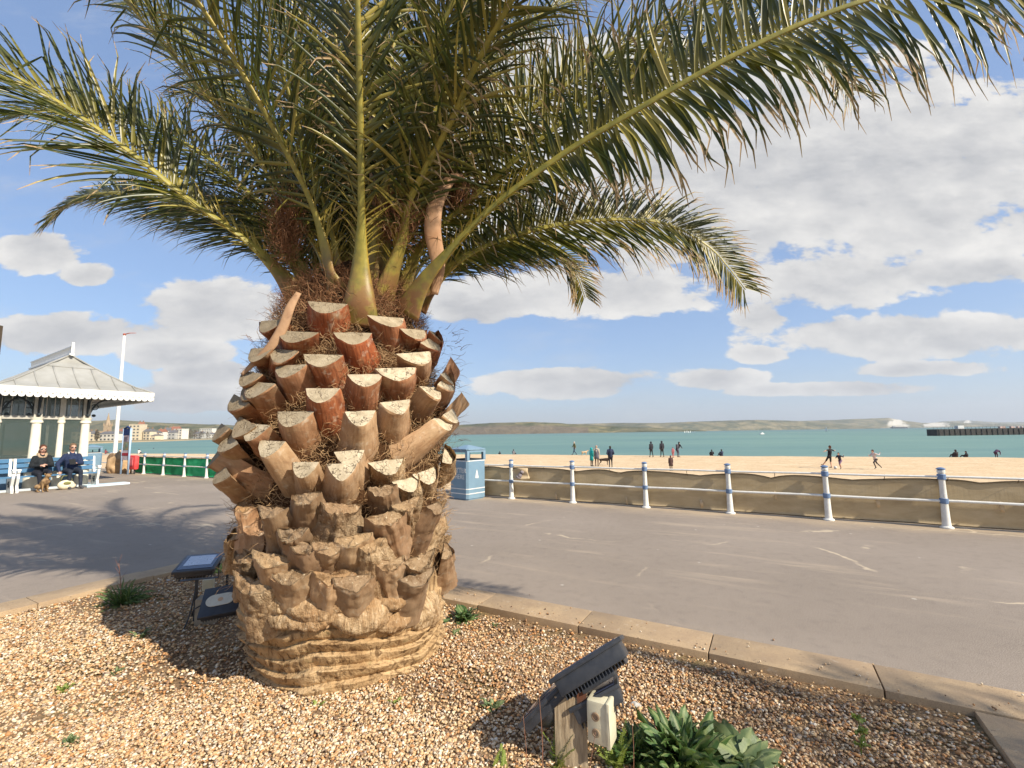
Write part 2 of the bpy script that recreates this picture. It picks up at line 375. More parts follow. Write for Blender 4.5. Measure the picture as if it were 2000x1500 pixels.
# ------------------------------------------------------------------ beach and sea
CREST = [(-400, 230), (-160, 140), (-72, 91), (0, 67), (52, 45), (110, 14), (170, -20)]
def crest_n(s_):
    pts = [((.872 * x - .489 * y), (.489 * x + .872 * y)) for x, y in CREST]
    for (a, na), (b2, nb) in zip(pts, pts[1:]):
        if s_ <= b2: return na + (nb - na) * (s_ - a) / (b2 - a)
    return pts[-1][1]
def beach_z(s_, n_):
    cn = crest_n(s_); p = (s_, n_, 0)
    z = -1.46 + .05 * fbm(p, .15, 3) + .02 * fbm(p, .9, 3)
    if n_ > cn - 3: z -= max(0, (n_ - cn + 3)) ** 1.25 * .06
    return max(z, -4.2)
def beach_at(p): return beach_z(D2.dot(p), N2.dot(p))
ss = np.concatenate([np.linspace(-460, -60, 50), np.linspace(-58, 60, 160), np.linspace(63, 240, 50)])
ns = np.concatenate([np.linspace(9.7, 60, 110), np.linspace(61, 150, 60)])
vs = []
for s_ in ss:
    cn = crest_n(s_)
    for t in np.linspace(0, 1, 150):
        n_ = 9.7 + (cn + 28 - 9.7) * t ** 1.3; p = sn(s_, n_); vs.append((p.x, p.y, beach_z(s_, n_)))
fs = [(i * 150 + j, (i + 1) * 150 + j, (i + 1) * 150 + j + 1, i * 150 + j + 1) for i in range(len(ss) - 1) for j in range(149)]
m, nt, b = newmat('sand', .95, .1); oc = obco(nt)
f1 = nt.noise(oc, .6, 6, .65); f2 = nt.noise(nt.scale(oc, (1, 2.5, 1)), 4, 4)
c = nt.mix(nt.ramp(f1, (.35, 0.), (.65, 1.)), (.6, .44, .265), (.72, .545, .35))
c = nt.mix(nt.m('MULTIPLY', nt.ramp(f2, (.5, 0.), (.68, 1.)), .8), c, (.4, .28, .16))
nt.put(b.inputs['Base Color'], c); setbump(nt, b, f2, .6, .06)
tag(mesh_obj('beach', vs, fs, m, smooth=True), kind='structure')
m, nt, b = newmat('sea_water', .5, .12); oc = obco(nt)
f1 = nt.noise(nt.scale(oc, (.35, 1, 1)), .012, 5, .6); f2 = nt.noise(nt.scale(oc, (.4, 1, 1)), .5, 5, .6)
ln = nt.node('ShaderNodeVectorMath', operation='LENGTH'); nt.put(ln.inputs[0], oc)
far = nt.sstep(ln.outputs['Value'], 120, 2200)
c = nt.mix(far, (.15, .26, .225), (.085, .165, .175))
c = nt.mix(nt.m('MULTIPLY', nt.ramp(f1, (.4, 0.), (.62, 1.)), .75), c, (.09, .19, .19))
c = nt.mix(nt.m('MULTIPLY', nt.ramp(nt.noise(nt.scale(oc, (.25, 1, 1), rot=(0, 0, .3)), .16, 5, .7), (.55, 0.), (.75, 1.)), .35), c, (.28, .37, .33))
nt.put(b.inputs['Base Color'], c); setbump(nt, b, f2, .5, .35)
g = MB(); nseg = 64
vs = [(0, 0, -3)] + [(rr * math.sin(2 * math.pi * k / nseg), rr * math.cos(2 * math.pi * k / nseg), -3) for rr in (300, 3000, 14000) for k in range(nseg)]
fs = [(0, 1 + (k + 1) % nseg, 1 + k) for k in range(nseg)] + [(1 + r_ * nseg + k, 1 + r_ * nseg + (k + 1) % nseg, 1 + (r_ + 1) * nseg + (k + 1) % nseg, 1 + (r_ + 1) * nseg + k) for r_ in range(2) for k in range(nseg)]
tag(mesh_obj('sea', vs, fs, m), kind='structure')

# ------------------------------------------------------------------ far hills (real ridges with a front and back slope)
def hill_mat(name, ca, cb, cc, chalk=False):
    m, nt, b = newmat(name, .95, .05); oc = obco(nt); at2 = nt.node('ShaderNodeAttribute', attribute_name='tint')
    f1 = nt.noise(nt.scale(oc, (1, 1, 3)), .009, 6, .62); vo = nt.node('ShaderNodeTexVoronoi'); vo.inputs['Scale'].default_value = .0045; nt.put(vo.inputs['Vector'], oc)
    c = nt.mix(nt.ramp(f1, (.4, 0.), (.6, 1.)), ca, cb)
    c = nt.mix(nt.m('MULTIPLY', nt.sstep(vo.outputs[1], .45, .6), .5), c, cc)
    c = nt.mix(nt.node('ShaderNodeSeparateColor', i_0=at2.outputs[0]).outputs[0], c, (.62, .58, .5))
    c = nt.mix(nt.node('ShaderNodeSeparateColor', i_0=at2.outputs[0]).outputs[1], c, (.16, .12, .09))
    nt.put(b.inputs['Base Color'], c); setbump(nt, b, nt.noise(oc, .02, 5), 1, 14); return m
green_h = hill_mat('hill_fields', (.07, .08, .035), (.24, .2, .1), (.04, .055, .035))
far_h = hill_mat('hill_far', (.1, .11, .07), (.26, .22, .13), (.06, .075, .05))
def hill(name, prof, Y, depth, mt, chalk=(), cliff=None):
    xs = np.arange(prof[0][0], prof[-1][0] + 1, 2.0)
    ys = np.interp(xs, [p[0] for p in prof], [p[1] for p in prof])
    vs = []; cs = []; J = 13
    for x, y in zip(xs, ys):
        top = at(x, y + .35 * fbm((x, 0, 0), .05, 4), Y); 
        h = max(top.z + 3, .5); dirv = Vector((top.x, top.y, 0)).normalized()
        for j in range(J):
            t = j / (J - 1); dist = (t - .5) * depth
            prof_h = math.sin(math.pi * t) ** .75 if t > .02 and t < .98 else 0
            if t < .5: prof_h *= 1 + .25 * fbm((x * .03, t * 3, 0), 1, 3, 2) * (1 - 2 * t)
            p = Vector((top.x, top.y, 0)) + dirv * dist
            sc = 1 + dist / Y if t > .5 else 1
            vs.append((p.x, p.y, -3.3 + h * min(prof_h, 1.)))
            ck = 0; cl = 0
            for a, bb in chalk:
                w2 = (bb - a) / 2; e_ = 1 - abs(x - (a + bb) / 2) / w2
                if 0 < e_ and .04 < t < .5: ck = max(ck, min(.9, max(0, (e_ * 1.3 - t * 1.6 + .8 * nz((x * .09, t * 5, 0), 1.5, 4)) * 2.2)))
            if cliff and cliff[0] < x < cliff[1] and t < .2: cl = .7
            cs.append((ck, cl, 0, 1))
    n = len(xs)
    fs = [(i * J + j, (i + 1) * J + j, (i + 1) * J + j + 1, i * J + j + 1) for i in range(n - 1) for j in range(J - 1)]
    tag(mesh_obj(name, vs, fs, mt, smooth=True, cols=cs), kind='structure')
hill('hills', [(-250, 815), (0, 818), (180, 822), (230, 820), (300, 825), (440, 830), (560, 834), (700, 836), (860, 840)], 2300, 900, green_h)
hill('hills', [(820, 838), (880, 831), (960, 826), (1040, 824), (1090, 826), (1130, 829), (1200, 832), (1290, 836), (1380, 841)], 2300, 700, green_h, cliff=(860, 1150))
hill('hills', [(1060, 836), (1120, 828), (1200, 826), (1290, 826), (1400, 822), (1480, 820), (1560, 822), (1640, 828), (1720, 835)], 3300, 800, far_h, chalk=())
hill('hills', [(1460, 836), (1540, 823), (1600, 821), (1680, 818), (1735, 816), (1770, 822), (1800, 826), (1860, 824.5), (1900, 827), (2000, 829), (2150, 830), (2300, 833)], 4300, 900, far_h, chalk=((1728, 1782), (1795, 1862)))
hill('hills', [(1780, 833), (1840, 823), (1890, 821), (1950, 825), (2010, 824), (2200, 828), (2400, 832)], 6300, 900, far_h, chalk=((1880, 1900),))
# low land of the town across the bay
sandy = MATS['sand']
landm = pm('town_land', (.2, .19, .12), (.3, .26, .18), .02, .9, 0)
def land(name, pts, z, mt):
    vs = [(x, y, -3.6) for x, y in pts] + [(x, y, z) for x, y in pts]; n = len(pts)
    return tag(mesh_obj(name, vs, [(i, (i + 1) % n, n + (i + 1) % n, n + i) for i in range(n)] + [tuple(range(n, 2 * n))], mt), kind='structure')
shore = [gp(100, 869.5, -3), gp(180, 866.5, -3), gp(270, 863.5, -3), gp(360, 860.6, -3), gp(450, 857.2, -3), gp(520, 854.3, -3)]
back = [p + Vector((p.x, p.y, 0)).normalized() * 45 for p in shore]
land('shore_sand', [(p.x, p.y) for p in shore] + [(p.x, p.y) for p in back[::-1]], -2.3, sandy)
b2 = [p + Vector((p.x, p.y, 0)).normalized() * 900 for p in shore]
land('town_ground', [(p.x, p.y) for p in back] + [(p.x, p.y) for p in b2[::-1]], -.8, landm)
# ================================================================== THE PALM
AX = Vector((-1.30, 3.62, 0)); PO = Vector((-1.30, 3.62, -.05))
palm = empty('palm_tree', PO, 0, 'big date palm with a stout trunk of sawn-off frond stubs rising from the gravel bed', 'palm tree')
RC = [(-.2, .63), (-.05, .635), (.12, .655), (.3, .69), (.5, .715), (.9, .705), (1.2, .675), (1.6, .655), (2.0, .60), (2.3, .53), (2.5, .47), (2.62, .42), (2.8, .3), (2.95, .12)]
def rc(z): return float(np.interp(z, [a for a, _ in RC], [b_ for _, b_ in RC]))
# trunk core with leaf-scar ridges at its foot
BND = [-.1, -.03, .035, .10, .17, .24, .31]
def ring_disp(th, z):
    w_ = .03 * math.sin(th * 2 + 1) + .016 * math.sin(th * 5 - 2 + z * 6) + .02 * nz((math.cos(th) * 2, math.sin(th) * 2, z * 2), 1.3, 5)
    ph = (z + w_ + .1) / .085 + .8 * nz((math.cos(th), math.sin(th), z), 1.1, 8); fr = ph - math.floor(ph)
    lump = fr ** .7 * (1 - max(0, fr - .9) / .1) ** .5 if fr < 1 else 0
    k = min(1, max(0, (.42 - z) / .1)); amp = .6 + .6 * nz((math.cos(th) * 3, math.sin(th) * 3, math.floor(ph)), 1, 3)
    return k * .074 * lump * amp
vs = []; fs = []; NTH, NZ = 300, 330
for j in range(NZ + 1):
    z = -.16 + 3.1 * j / NZ if False else (-.16 + .75 * j / 200 if j <= 200 else .59 + 2.36 * (j - 200) / 130)
    for i in range(NTH):
        th = 2 * math.pi * i / NTH; r = rc(z) + ring_disp(th, z)
        cx, cy = math.cos(th), math.sin(th)
        r -= .010 * abs(fbm((th * 14, z * 2.2, 3), 1, 3)) * (1 if z < .5 else 0)
        r += .018 * fbm((cx * 2.2, cy * 2.2, z * 2.5), 1.6, 3, 1) + .006 * fbm((cx * 30, cy * 30, z * 9), 1, 3, 2)
        vs.append((cx * r + .07 * max(0, 1 - (z + .05) / .5), cy * r, z + .05))
fs = [(j * NTH + i, j * NTH + (i + 1) % NTH, (j + 1) * NTH + (i + 1) % NTH, (j + 1) * NTH + i) for j in range(NZ) for i in range(NTH)]
m, nt, b = newmat('palm_trunk_bark', .92, .1); oc = obco(nt)
cyl = nt.scale(oc, (1, 1, .3)); f1 = nt.noise(cyl, 26, 5, .6, .4); f2 = nt.noise(oc, 5, 4); f3 = nt.noise(nt.scale(oc, (1, 1, 4)), 12, 5)
c = nt.ramp(f2, (.3, (.34, .21, .1)), (.55, (.5, .34, .18)), (.75, (.62, .45, .26)))
c = nt.mix(nt.m('MULTIPLY', nt.ramp(f1, (.36, 1.), (.5, 0.)), .85), c, (.12, .065, .03))
c = nt.mix(nt.m('MULTIPLY', nt.ramp(f3, (.6, 0.), (.75, 1.)), .4), c, (.25, .23, .11))
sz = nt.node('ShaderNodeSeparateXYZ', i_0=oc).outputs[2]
c = nt.mix(nt.sstep(sz, .42, .8), c, (.07, .035, .016))  # core coloured dark above the foot: painted shade for gaps between bases
nt.put(b.inputs['Base Color'], c); setbump(nt, b, nt.m('ADD', f1, nt.m('MULTIPLY', f3, .4)), 1, .022)
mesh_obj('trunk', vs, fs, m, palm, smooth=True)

# --- sawn leaf bases
def stub_mats():
    m, nt, b = newmat('leaf_base_skin', .7, .3)
    uv = nt.node('ShaderNodeTexCoord').outputs['UV']; oc2 = obco(nt); oi = nt.node('ShaderNodeObjectInfo')
    st = nt.noise(nt.scale(uv, (14, 1.6, 1)), 2.2, 5, .6, .3); bl = nt.noise(oc2, 9, 4); sm = nt.noise(oc2, 40, 5, .6)
    V_ = nt.node('ShaderNodeSeparateXYZ', i_0=uv).outputs[1]
    tan_ = nt.mix(.45, nt.ramp(st, (.3, (.3, .17, .08)), (.55, (.5, .33, .18)), (.75, (.62, .46, .29))), nt.ramp(nt.noise(oc2, 6, 3), (.35, (.34, .2, .1)), (.65, (.58, .43, .27))))
    red = nt.ramp(st, (.3, (.15, .04, .017)), (.55, (.36, .10, .035)), (.8, (.5, .21, .09)))
    fac = nt.m('MULTIPLY', nt.node('ShaderNodeSeparateColor', i_0=oi.outputs['Color']).outputs[0], nt.sstep(nt.m('ADD', bl, nt.m('MULTIPLY', V_, -.22)), -.02, .3))
    c = nt.mix(fac, tan_, red)
    c = nt.mix(nt.m('MULTIPLY', nt.ramp(sm, (.62, 0.), (.76, 1.)), .75), c, (.09, .05, .03))
    c = nt.mix(nt.m('MULTIPLY', nt.ramp(nt.noise(oc2, 21, 4), (.58, 0.), (.72, 1.)), .45), c, (.68, .6, .46))
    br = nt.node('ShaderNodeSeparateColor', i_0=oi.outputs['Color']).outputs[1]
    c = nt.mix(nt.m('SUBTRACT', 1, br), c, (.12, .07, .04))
    nt.put(b.inputs['Base Color'], c); setbump(nt, b, nt.m('ADD', nt.m('MULTIPLY', st, .4), sm), .5, .005); skin = m
    m, nt, b = newmat('leaf_base_cut', .9, .1); oc2 = obco(nt); oi = nt.node('ShaderNodeObjectInfo')
    f1 = nt.noise(oc2, 120, 3); f2 = nt.noise(oc2, 14, 3)
    vo = nt.node('ShaderNodeTexVoronoi', feature='DISTANCE_TO_EDGE'); vo.inputs['Scale'].default_value = 24
    wv = nt.node('ShaderNodeVectorMath', operation='ADD'); nt.put(wv.inputs[0], oc2)
    wn = nt.node('ShaderNodeTexNoise'); wn.inputs['Scale'].default_value = 20; nt.put(wn.inputs['Vector'], oc2)
    wsc = nt.node('ShaderNodeVectorMath', operation='SCALE'); nt.put(wsc.inputs[0], wn.outputs[1]); wsc.inputs['Scale'].default_value = .09
    nt.put(wv.inputs[1], wsc.outputs[0]); nt.put(vo.inputs['Vector'], wv.outputs[0])
    c = nt.ramp(f2, (.3, (.34, .28, .19)), (.7, (.62, .53, .38)))
    c = nt.mix(nt.m('MULTIPLY', nt.ramp(f1, (.5, 0.), (.7, 1.)), .5), c, (.36, .28, .18))
    ck = nt.m('MULTIPLY', nt.sstep(nt.m('SUBTRACT', .05, vo.outputs[0]), 0, .035), nt.sstep(nt.noise(oc2, 11, 3), .46, .58))
    c = nt.mix(nt.m('MULTIPLY', ck, .85), c, (.07, .045, .03))
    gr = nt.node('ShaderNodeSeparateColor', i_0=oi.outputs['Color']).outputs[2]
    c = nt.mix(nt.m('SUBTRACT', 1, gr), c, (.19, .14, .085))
    nt.put(b.inputs['Base Color'], c); setbump(nt, b, nt.m('SUBTRACT', f1, ck), .7, .006)
    m2, nt, b = newmat('leaf_base_weathered', .95, .08); oi = nt.node('ShaderNodeObjectInfo')
    uv = nt.node('ShaderNodeTexCoord').outputs['UV']; oc2 = obco(nt)
    st = nt.noise(nt.scale(uv, (10, 1.8, 1)), 2.4, 6, .65, .8); f2 = nt.noise(oc2, 16, 5, .65); f3 = nt.noise(oc2, 60, 4)
    c = nt.ramp(st, (.3, (.2, .12, .06)), (.47, (.44, .3, .165)), (.7, (.72, .55, .35)))
    c = nt.mix(nt.ramp(nt.noise(oc2, 3.2, 3), (.4, 0.), (.62, .75)), c, (.33, .19, .09))
    c = nt.mix(nt.m('SUBTRACT', 1, nt.node('ShaderNodeSeparateColor', i_0=oi.outputs['Color']).outputs[1]), c, (.2, .15, .105))
    c = nt.mix(nt.m('MULTIPLY', nt.ramp(f2, (.35, 1.), (.47, 0.)), .7), c, (.13, .075, .035))
    c = nt.mix(nt.m('MULTIPLY', nt.ramp(f3, (.6, 0.), (.72, 1.)), .5), c, (.78, .66, .47))
    nt.put(b.inputs['Base Color'], c); setbump(nt, b, nt.m('ADD', nt.m('ADD', st, f2), nt.m('MULTIPLY', f3, .5)), 1, .016)
    return skin, m, m2
SKIN, CUT, OLD = stub_mats()
NS = 18
def stub(B, T, wb, wt, tb, tt, cutn, seed, jag=0., mats=None, red=0., bright=1., cutg=1., label=None, bend=0.):
    NS = 18 if not jag else 44
    rd = random.Random(seed); B = Vector(B); T = Vector(T); L = (T - B).length; a = (T - B) / L
    out = Vector((B.x - AX.x, B.y - AX.y, 0)).normalized()
    side = Vector((-out.y, out.x, 0)); side = (side - a * side.dot(a)).normalized(); up = side.cross(a)
    if up.z < 0 and up.dot(out) > 0: up = -up; side = -side
    # up points towards the trunk axis / sky (the frond's upper face)
    if up.dot(out) > 0: up = -up
    cutn = Vector(cutn).normalized()
    def sect(k):
        # half-moon: slightly hollow on top, keeled below, sharp at both edges
        h = NS // 2
        if k <= h: x = 1 - 2 * k / h; return x, .14 * (1 - abs(x)) - .06 * math.cos(x * 3.1)
        x = -1 + 2 * (k - h) / h; return x, -1.0 * (1 - abs(x) ** 1.9) ** .9
    vs = []; uv = []; M_ = 9 if not jag else 26
    for j in range(M_ + 1):
        t = j / M_; wd = wt + (wb - wt) * (1 - t) ** 1.15; th = tt + (tb - tt) * (1 - t) ** 1.6
        if jag: wd *= 1 + .12 * math.sin(t * 5 + seed)
        c = B + a * (t * L * 1.0) - a * (.10 * (1 - t)) + up * (bend * math.sin(t * math.pi))
        for k in range(NS):
            x, y = sect(k); p = c + side * (x * wd / 2) + up * (y * th)
            q = p * 9 + Vector((seed, seed * 2, 0)); dn = noise.noise(q) * .011 + noise.noise(q * 3.3) * .005
            if jag: dn += (fbm(p, 9, 3, seed) * .014 + fbm((math.cos(k * .1428) * 3.5 + seed, math.sin(k * .1428) * 3.5, t * 1.3), 1.0, 3) * .018 + fbm((math.cos(k * .1428) * 14 + seed, math.sin(k * .1428) * 14, t * 2.5), 1.0, 2) * .007) * jag - jag * .02 * max(0, t - .75) ** 1.2 * 4 * (.35 + abs(fbm((k * .3, seed, 0), .8, 2)))
            p = p + (side * x + up * y).normalized() * dn
            if t > .999 or j == M_ - 1:
                den = a.dot(cutn); tt_ = (T + a * (0 if j == M_ else -.012) - p).dot(cutn) / den
                p = p + a * tt_ * (1 - .45 * jag) + a * (jag * .022 * fbm(p, 30, 3, seed + 1) + jag * .035 * fbm(p, 9, 2, seed + 2))
            vs.append(p); uv.append((k / NS if k < NS else 1, t * L * 4))
    nf = M_ * NS; fs = [(j * NS + k, j * NS + (k + 1) % NS, (j + 1) * NS + (k + 1) % NS, (j + 1) * NS + k) for j in range(M_) for k in range(NS)]; mi = [0] * len(fs)
    base = M_ * NS; cen = sum((vs[base + k] for k in range(NS)), Vector()) / NS
    RRS = (.8, .5, .25) if not jag else (.9, .78, .64, .5, .36, .22, .1)
    for rr in RRS:
        i0 = len(vs)
        for k in range(NS):
            p = cen.lerp(vs[base + k], rr); p = p + cutn * (noise.noise(p * 40) * .004 - .003 * (1 - rr) + jag * (.028 * fbm(p, 20, 4, seed) + .015 * (1 - rr) - .01))
            vs.append(p); uv.append((0, 0))
        prev = base if rr == RRS[0] else i0 - NS
        for k in range(NS): fs.append((prev + k, prev + (k + 1) % NS, i0 + (k + 1) % NS, i0 + k)); mi.append(1)
    vs.append(cen + cutn * (-.004 + jag * .008)); uv.append((0, 0)); i0 = len(vs) - 1
    for k in range(NS): fs.append((i0 - NS + k, i0 - NS + (k + 1) % NS, i0)); mi.append(1)
    o = mesh_obj('leaf_base', vs, fs, mats or [SKIN, CUT], palm, False, mi, PO, uv)
    shade_auto(o, 38 if not jag else 75); o.color = (red, bright, cutg, 1)
    if label: o['label'] = label
    return o
def surf_pt(px, py, extra=0.):
    """where the pixel's ray meets the trunk surface (radius rc + extra), or its nearest grazing point"""
    r = ray(px, py); o = Vector((0, 0, EYE)); best = None
    prev = None
    for i in range(400):
        t = 2.2 + i * .008; p = o + r * t; d = math.hypot(p.x - AX.x, p.y - AX.y) - rc(p.z) - extra
        if best is None or d < best[0]: best = (d, p.copy())
        if d <= 0: return p
    return best[1]
def s4(x, y): return 400 + x / 3.636, 540 + y / 3.636
def s5(x, y): return 400 + x / 3.0, 900 + y / 3.0
PXM = 880 / 3.15
A_LIST = [ # cutx, cuty, w(cut), basex, basey, wb, red, cut brightness, extra   (4th crop units)
 (870, 190, 235, 890, 350, 280, .95, .35, .12), (1290, 290, 220, 1330, 460, 210, .75, .6, .13), (660, 395, 205, 650, 520, 240, .9, .35, .15),
 (1050, 405, 235, 1110, 600, 250, 1, .5, .15), (840, 560, 220, 910, 730, 230, .85, .6, .16), (1490, 545, 200, 1500, 690, 180, .35, 1, .16),
 (610, 635, 185, 680, 810, 230, .55, .5, .18), (1360, 655, 255, 1350, 800, 270, .6, 1, .17), (1140, 700, 215, 1110, 890, 270, .7, 1, .17),
 (1590, 450, 160, 1570, 560, 170, .9, .6, .13), (1600, 790, 135, 1510, 930, 190, .2, 1, .18), (1695, 735, 140, 1650, 860, 150, .4, 1, .18),
 (840, 800, 210, 880, 1015, 270, .9, .85, .18), (1350, 890, 190, 1330, 1100, 260, .15, 1, .18), (1105, 962, 190, 1090, 1230, 300, .12, 1, .19),
 (640, 965, 205, 700, 1170, 220, .35, .6, .18), (400, 760, 150, 490, 930, 200, .5, .5, .2), (560, 525, 120, 530, 630, 160, .8, .4, .15),
 (375, 1055, 115, 490, 1200, 150, .55, .8, .2), (480, 1175, 140, 640, 1430, 190, .1, .8, .2), (715, 1325, 150, 760, 1480, 200, .1, .8, .17),
 (1030, 1245, 175, 1090, 1400, 200, .1, 1, .14), (980, 1335, 180, 960, 1540, 270, .12, .95, .19), (1690, 1015, 90, 1420, 1240, 220, .12, .9, .2),
 (1730, 965, 100, 1600, 1080, 160, .1, 1, .2), (1825, 830, 75, 1690, 980, 150, .15, .8, .22), (200, 1150, 85, 350, 1320, 130, .3, .5, .24),
 (110, 1240, 90, 440, 1440, 140, .35, .3, .22), (150, 1375, 95, 330, 1530, 130, .25, .4, .22), (140, 1065, 60, 320, 1170, 110, .3, .3, .24),
 (255, 870, 95, 390, 1000, 140, .6, .3, .22), (335, 685, 85, 430, 780, 130, .6, .3, .2), (480, 315, 110, 570, 420, 140, .75, .3, .15),
 (400, 515, 85, 480, 600, 120, .8, .3, .17), (340, 790, 85, 420, 880, 120, .5, .3, .2), (300, 1035, 70, 390, 1110, 110, .4, .3, .2),
 (1620, 395, 100, 1590, 480, 130, .7, .7, .14), (1750, 590, 80, 1700, 700, 120, .5, .8, .16), (1700, 690, 110, 1660, 790, 130, .3, 1, .17), (1480, 380, 150, 1470, 500, 170, .85, .5, .13)]
nbase = 0
for i, (cx, cy, w_, bx, by, wb, red, cg, ex) in enumerate(A_LIST):
    T = surf_pt(*s4(cx, cy), ex + .02); B = surf_pt(*s4(bx, by), -.03)
    outT = Vector((T.x - AX.x, T.y - AX.y, 0)); rT = outT.length
    wt = w_ / 3.636 / 880 * (T - Vector((0, 0, EYE))).length * .96; wbm = wb / 3.636 / 880 * (B - Vector((0, 0, EYE))).length
    vd = (Vector((0, 0, EYE)) - T).normalized()
    cosv = max(.35, abs(Vector((-outT.y, outT.x, 0)).normalized().cross(Vector((0, 0, 1))).dot(Vector((vd.x, vd.y, 0)).normalized())))
    wt = min(.29, max(.15, 1.08 * wt / max(.55, cosv))); wbm = min(.42, max(.22, 1.12 * wbm / max(.55, cosv)))
    if rT < rc(T.z) + ex * .7: T = Vector((AX.x, AX.y, 0)) + outT.normalized() * (rc(T.z) + ex * .8) + Vector((0, 0, T.z)); T.z = T.z
    B = B - Vector((B.x - AX.x, B.y - AX.y, 0)).normalized() * .02
    out = outT.normalized(); steep = .75 + .25 * min(1, max(0, (T.z - 1.2))) 
    cn = out * 1.0 + Vector((0, 0, steep * .85)) + Vector((random.uniform(-.12, .12), random.uniform(-.12, .12), 0))
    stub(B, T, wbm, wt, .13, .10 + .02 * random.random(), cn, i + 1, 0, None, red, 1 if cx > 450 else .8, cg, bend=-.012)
    nbase += 1
# freshly split pale faces just above the weathered zone
for i, (cx, cy, w_, bx, by) in enumerate([(1290, 1315, 200, 1300, 1420), (1560, 1385, 165, 1540, 1470), (1430, 1440, 160, 1430, 1530), (1700, 1260, 90, 1680, 1350)]):
    T = surf_pt(*s4(cx, cy), .13); B = surf_pt(*s4(bx, by), -.02); out = Vector((T.x - AX.x, T.y - AX.y, 0)).normalized()
    stub(B, T, .3, .21, .13, .1, out * .95 + Vector((0, 0, .55)), 60 + i, .25, [OLD, CUT], 0, 1, 1); nbase += 1
B_LIST = [ (600, 195, 170, 620, 340, 210), (800, 250, 230, 780, 440, 290), (255, 250, 100, 310, 420, 150), (400, 270, 150, 470, 440, 190), (1180, 235, 175, 1170, 340, 210),
 (1060, 310, 210, 1090, 450, 240), (1340, 255, 120, 1240, 400, 190), (1380, 340, 100, 1290, 450, 170), (1040, 150, 160, 1050, 260, 200), (390, 545, 190, 450, 710, 240),
 (250, 545, 130, 290, 650, 170), (610, 470, 280, 640, 640, 300), (870, 440, 200, 860, 560, 260), (960, 470, 200, 980, 640, 250), (1400, 520, 130, 1370, 650, 180), (1240, 660, 220, 1180, 790, 250),
 (290, 700, 240, 370, 860, 280), (740, 650, 190, 740, 760, 220), (870, 680, 200, 880, 800, 220), (190, 420, 110, 240, 520, 150), (520, 400, 170, 560, 500, 200), (730, 480, 180, 730, 560, 220), (1250, 560, 200, 1210, 640, 230), (1080, 580, 170, 1080, 700, 220), (500, 640, 220, 540, 760, 260)]
for i, (cx, cy, w_, bx, by, wb) in enumerate(B_LIST):
    low = max(0, (cy - 350) / 500)
    ex = (.19 - .08 * low) * (.45 if cx > 1360 or cx < 260 else 1)
    T = surf_pt(*s5(cx, cy), ex); B = surf_pt(*s5(bx, by), -.02); out = Vector((T.x - AX.x, T.y - AX.y, 0)).normalized()
    k = (T - Vector((0, 0, EYE))).length / 880 / 3
    if (T - B).length < .16: B = T + (B - T).normalized() * .16
    stub(B, T, min(.38, max(.2, wb * k * 1.15)), min(.3, max(.16, w_ * k * 1.05)), .17, .085, out * (.9 + .3 * low) + Vector((0, 0, .8 - .3 * low)) + Vector((random.uniform(-.35, .35), 0, 0)), 100 + i, .75 if i % 3 else .5, [OLD, OLD] if i % 3 == 1 else [SKIN, OLD], .3 * random.random() ** 2, .3 + .65 * random.random()); nbase += 1
# rounded knobs, the oldest bases above the ringed foot
def knob(c, w_, h_, d_, seed, label=None):
    out = Vector((c.x - AX.x, c.y - AX.y, 0)).normalized(); side = Vector((-out.y, out.x, 0))
    bm = bmesh.new(); bmesh.ops.create_icosphere(bm, subdivisions=4, radius=1); vs = []; uv = []
    for v in bm.verts:
        x, y, z = v.co; p = Vector(c) + side * (x * w_ / 2 * (1 - .25 * max(0, z))) + out * (y * d_ * (1.0 - .35 * z)) + Vector((0, 0, z * h_ / 2 - .10 * abs(x) ** 2 * h_ * -.9))
        p += (side * x + out * y + Vector((0, 0, z))).normalized() * (.03 * fbm(p, 7, 4, seed) + .016 * abs(fbm(p, 22, 3, seed)))
        vs.append(p); uv.append((x * .5, z * .3))
    o = mesh_obj('leaf_base', vs, [[v.index for v in f.verts] for f in bm.faces], OLD, palm, True, None, PO, uv); bm.free(); return o
for i, (x, y, w_, h_) in enumerate([(680, 850, 300, 130), (940, 890, 290, 150), (1290, 880, 230, 140), (470, 900, 150, 90), (600, 930, 180, 70), (1120, 930, 190, 80), (370, 800, 310, 150), (1130, 790, 200, 90)]):
    c = surf_pt(*s5(x, y), .015); k = (c - Vector((0, 0, EYE))).length / 880 / 3; knob(c, w_ * k * 1.08, h_ * k * 1.25, .075, 200 + i); nbase += 1
# the far side of the trunk, in the same spirals
gold = math.pi * (3 - math.sqrt(5)); i = 0
for j in range(150):
    if nbase >= 100: break
    z = .45 + 2.1 * j / 150; th = j * gold * 1.0 + .3
    o_ = Vector((math.cos(th), math.sin(th), 0)); facing = o_.dot(Vector((.34, -.94, 0)))
    if facing > -.12: continue
    if j % 3 == 0: continue
    old = z < 1.05; ex = .13 if old else .2
    B = Vector((AX.x, AX.y, z - .05)) + o_ * (rc(z) - .02); T = Vector((AX.x, AX.y, z + (.1 if old else .18))) + o_ * (rc(z) + ex)
    stub(B, T, .32, .23, .13, .09, o_ * .7 + Vector((0, 0, .75)), 300 + j, 1. if old else 0, [OLD, OLD] if old else None, random.uniform(.1, .8) if z > 1.6 else .1); nbase += 1

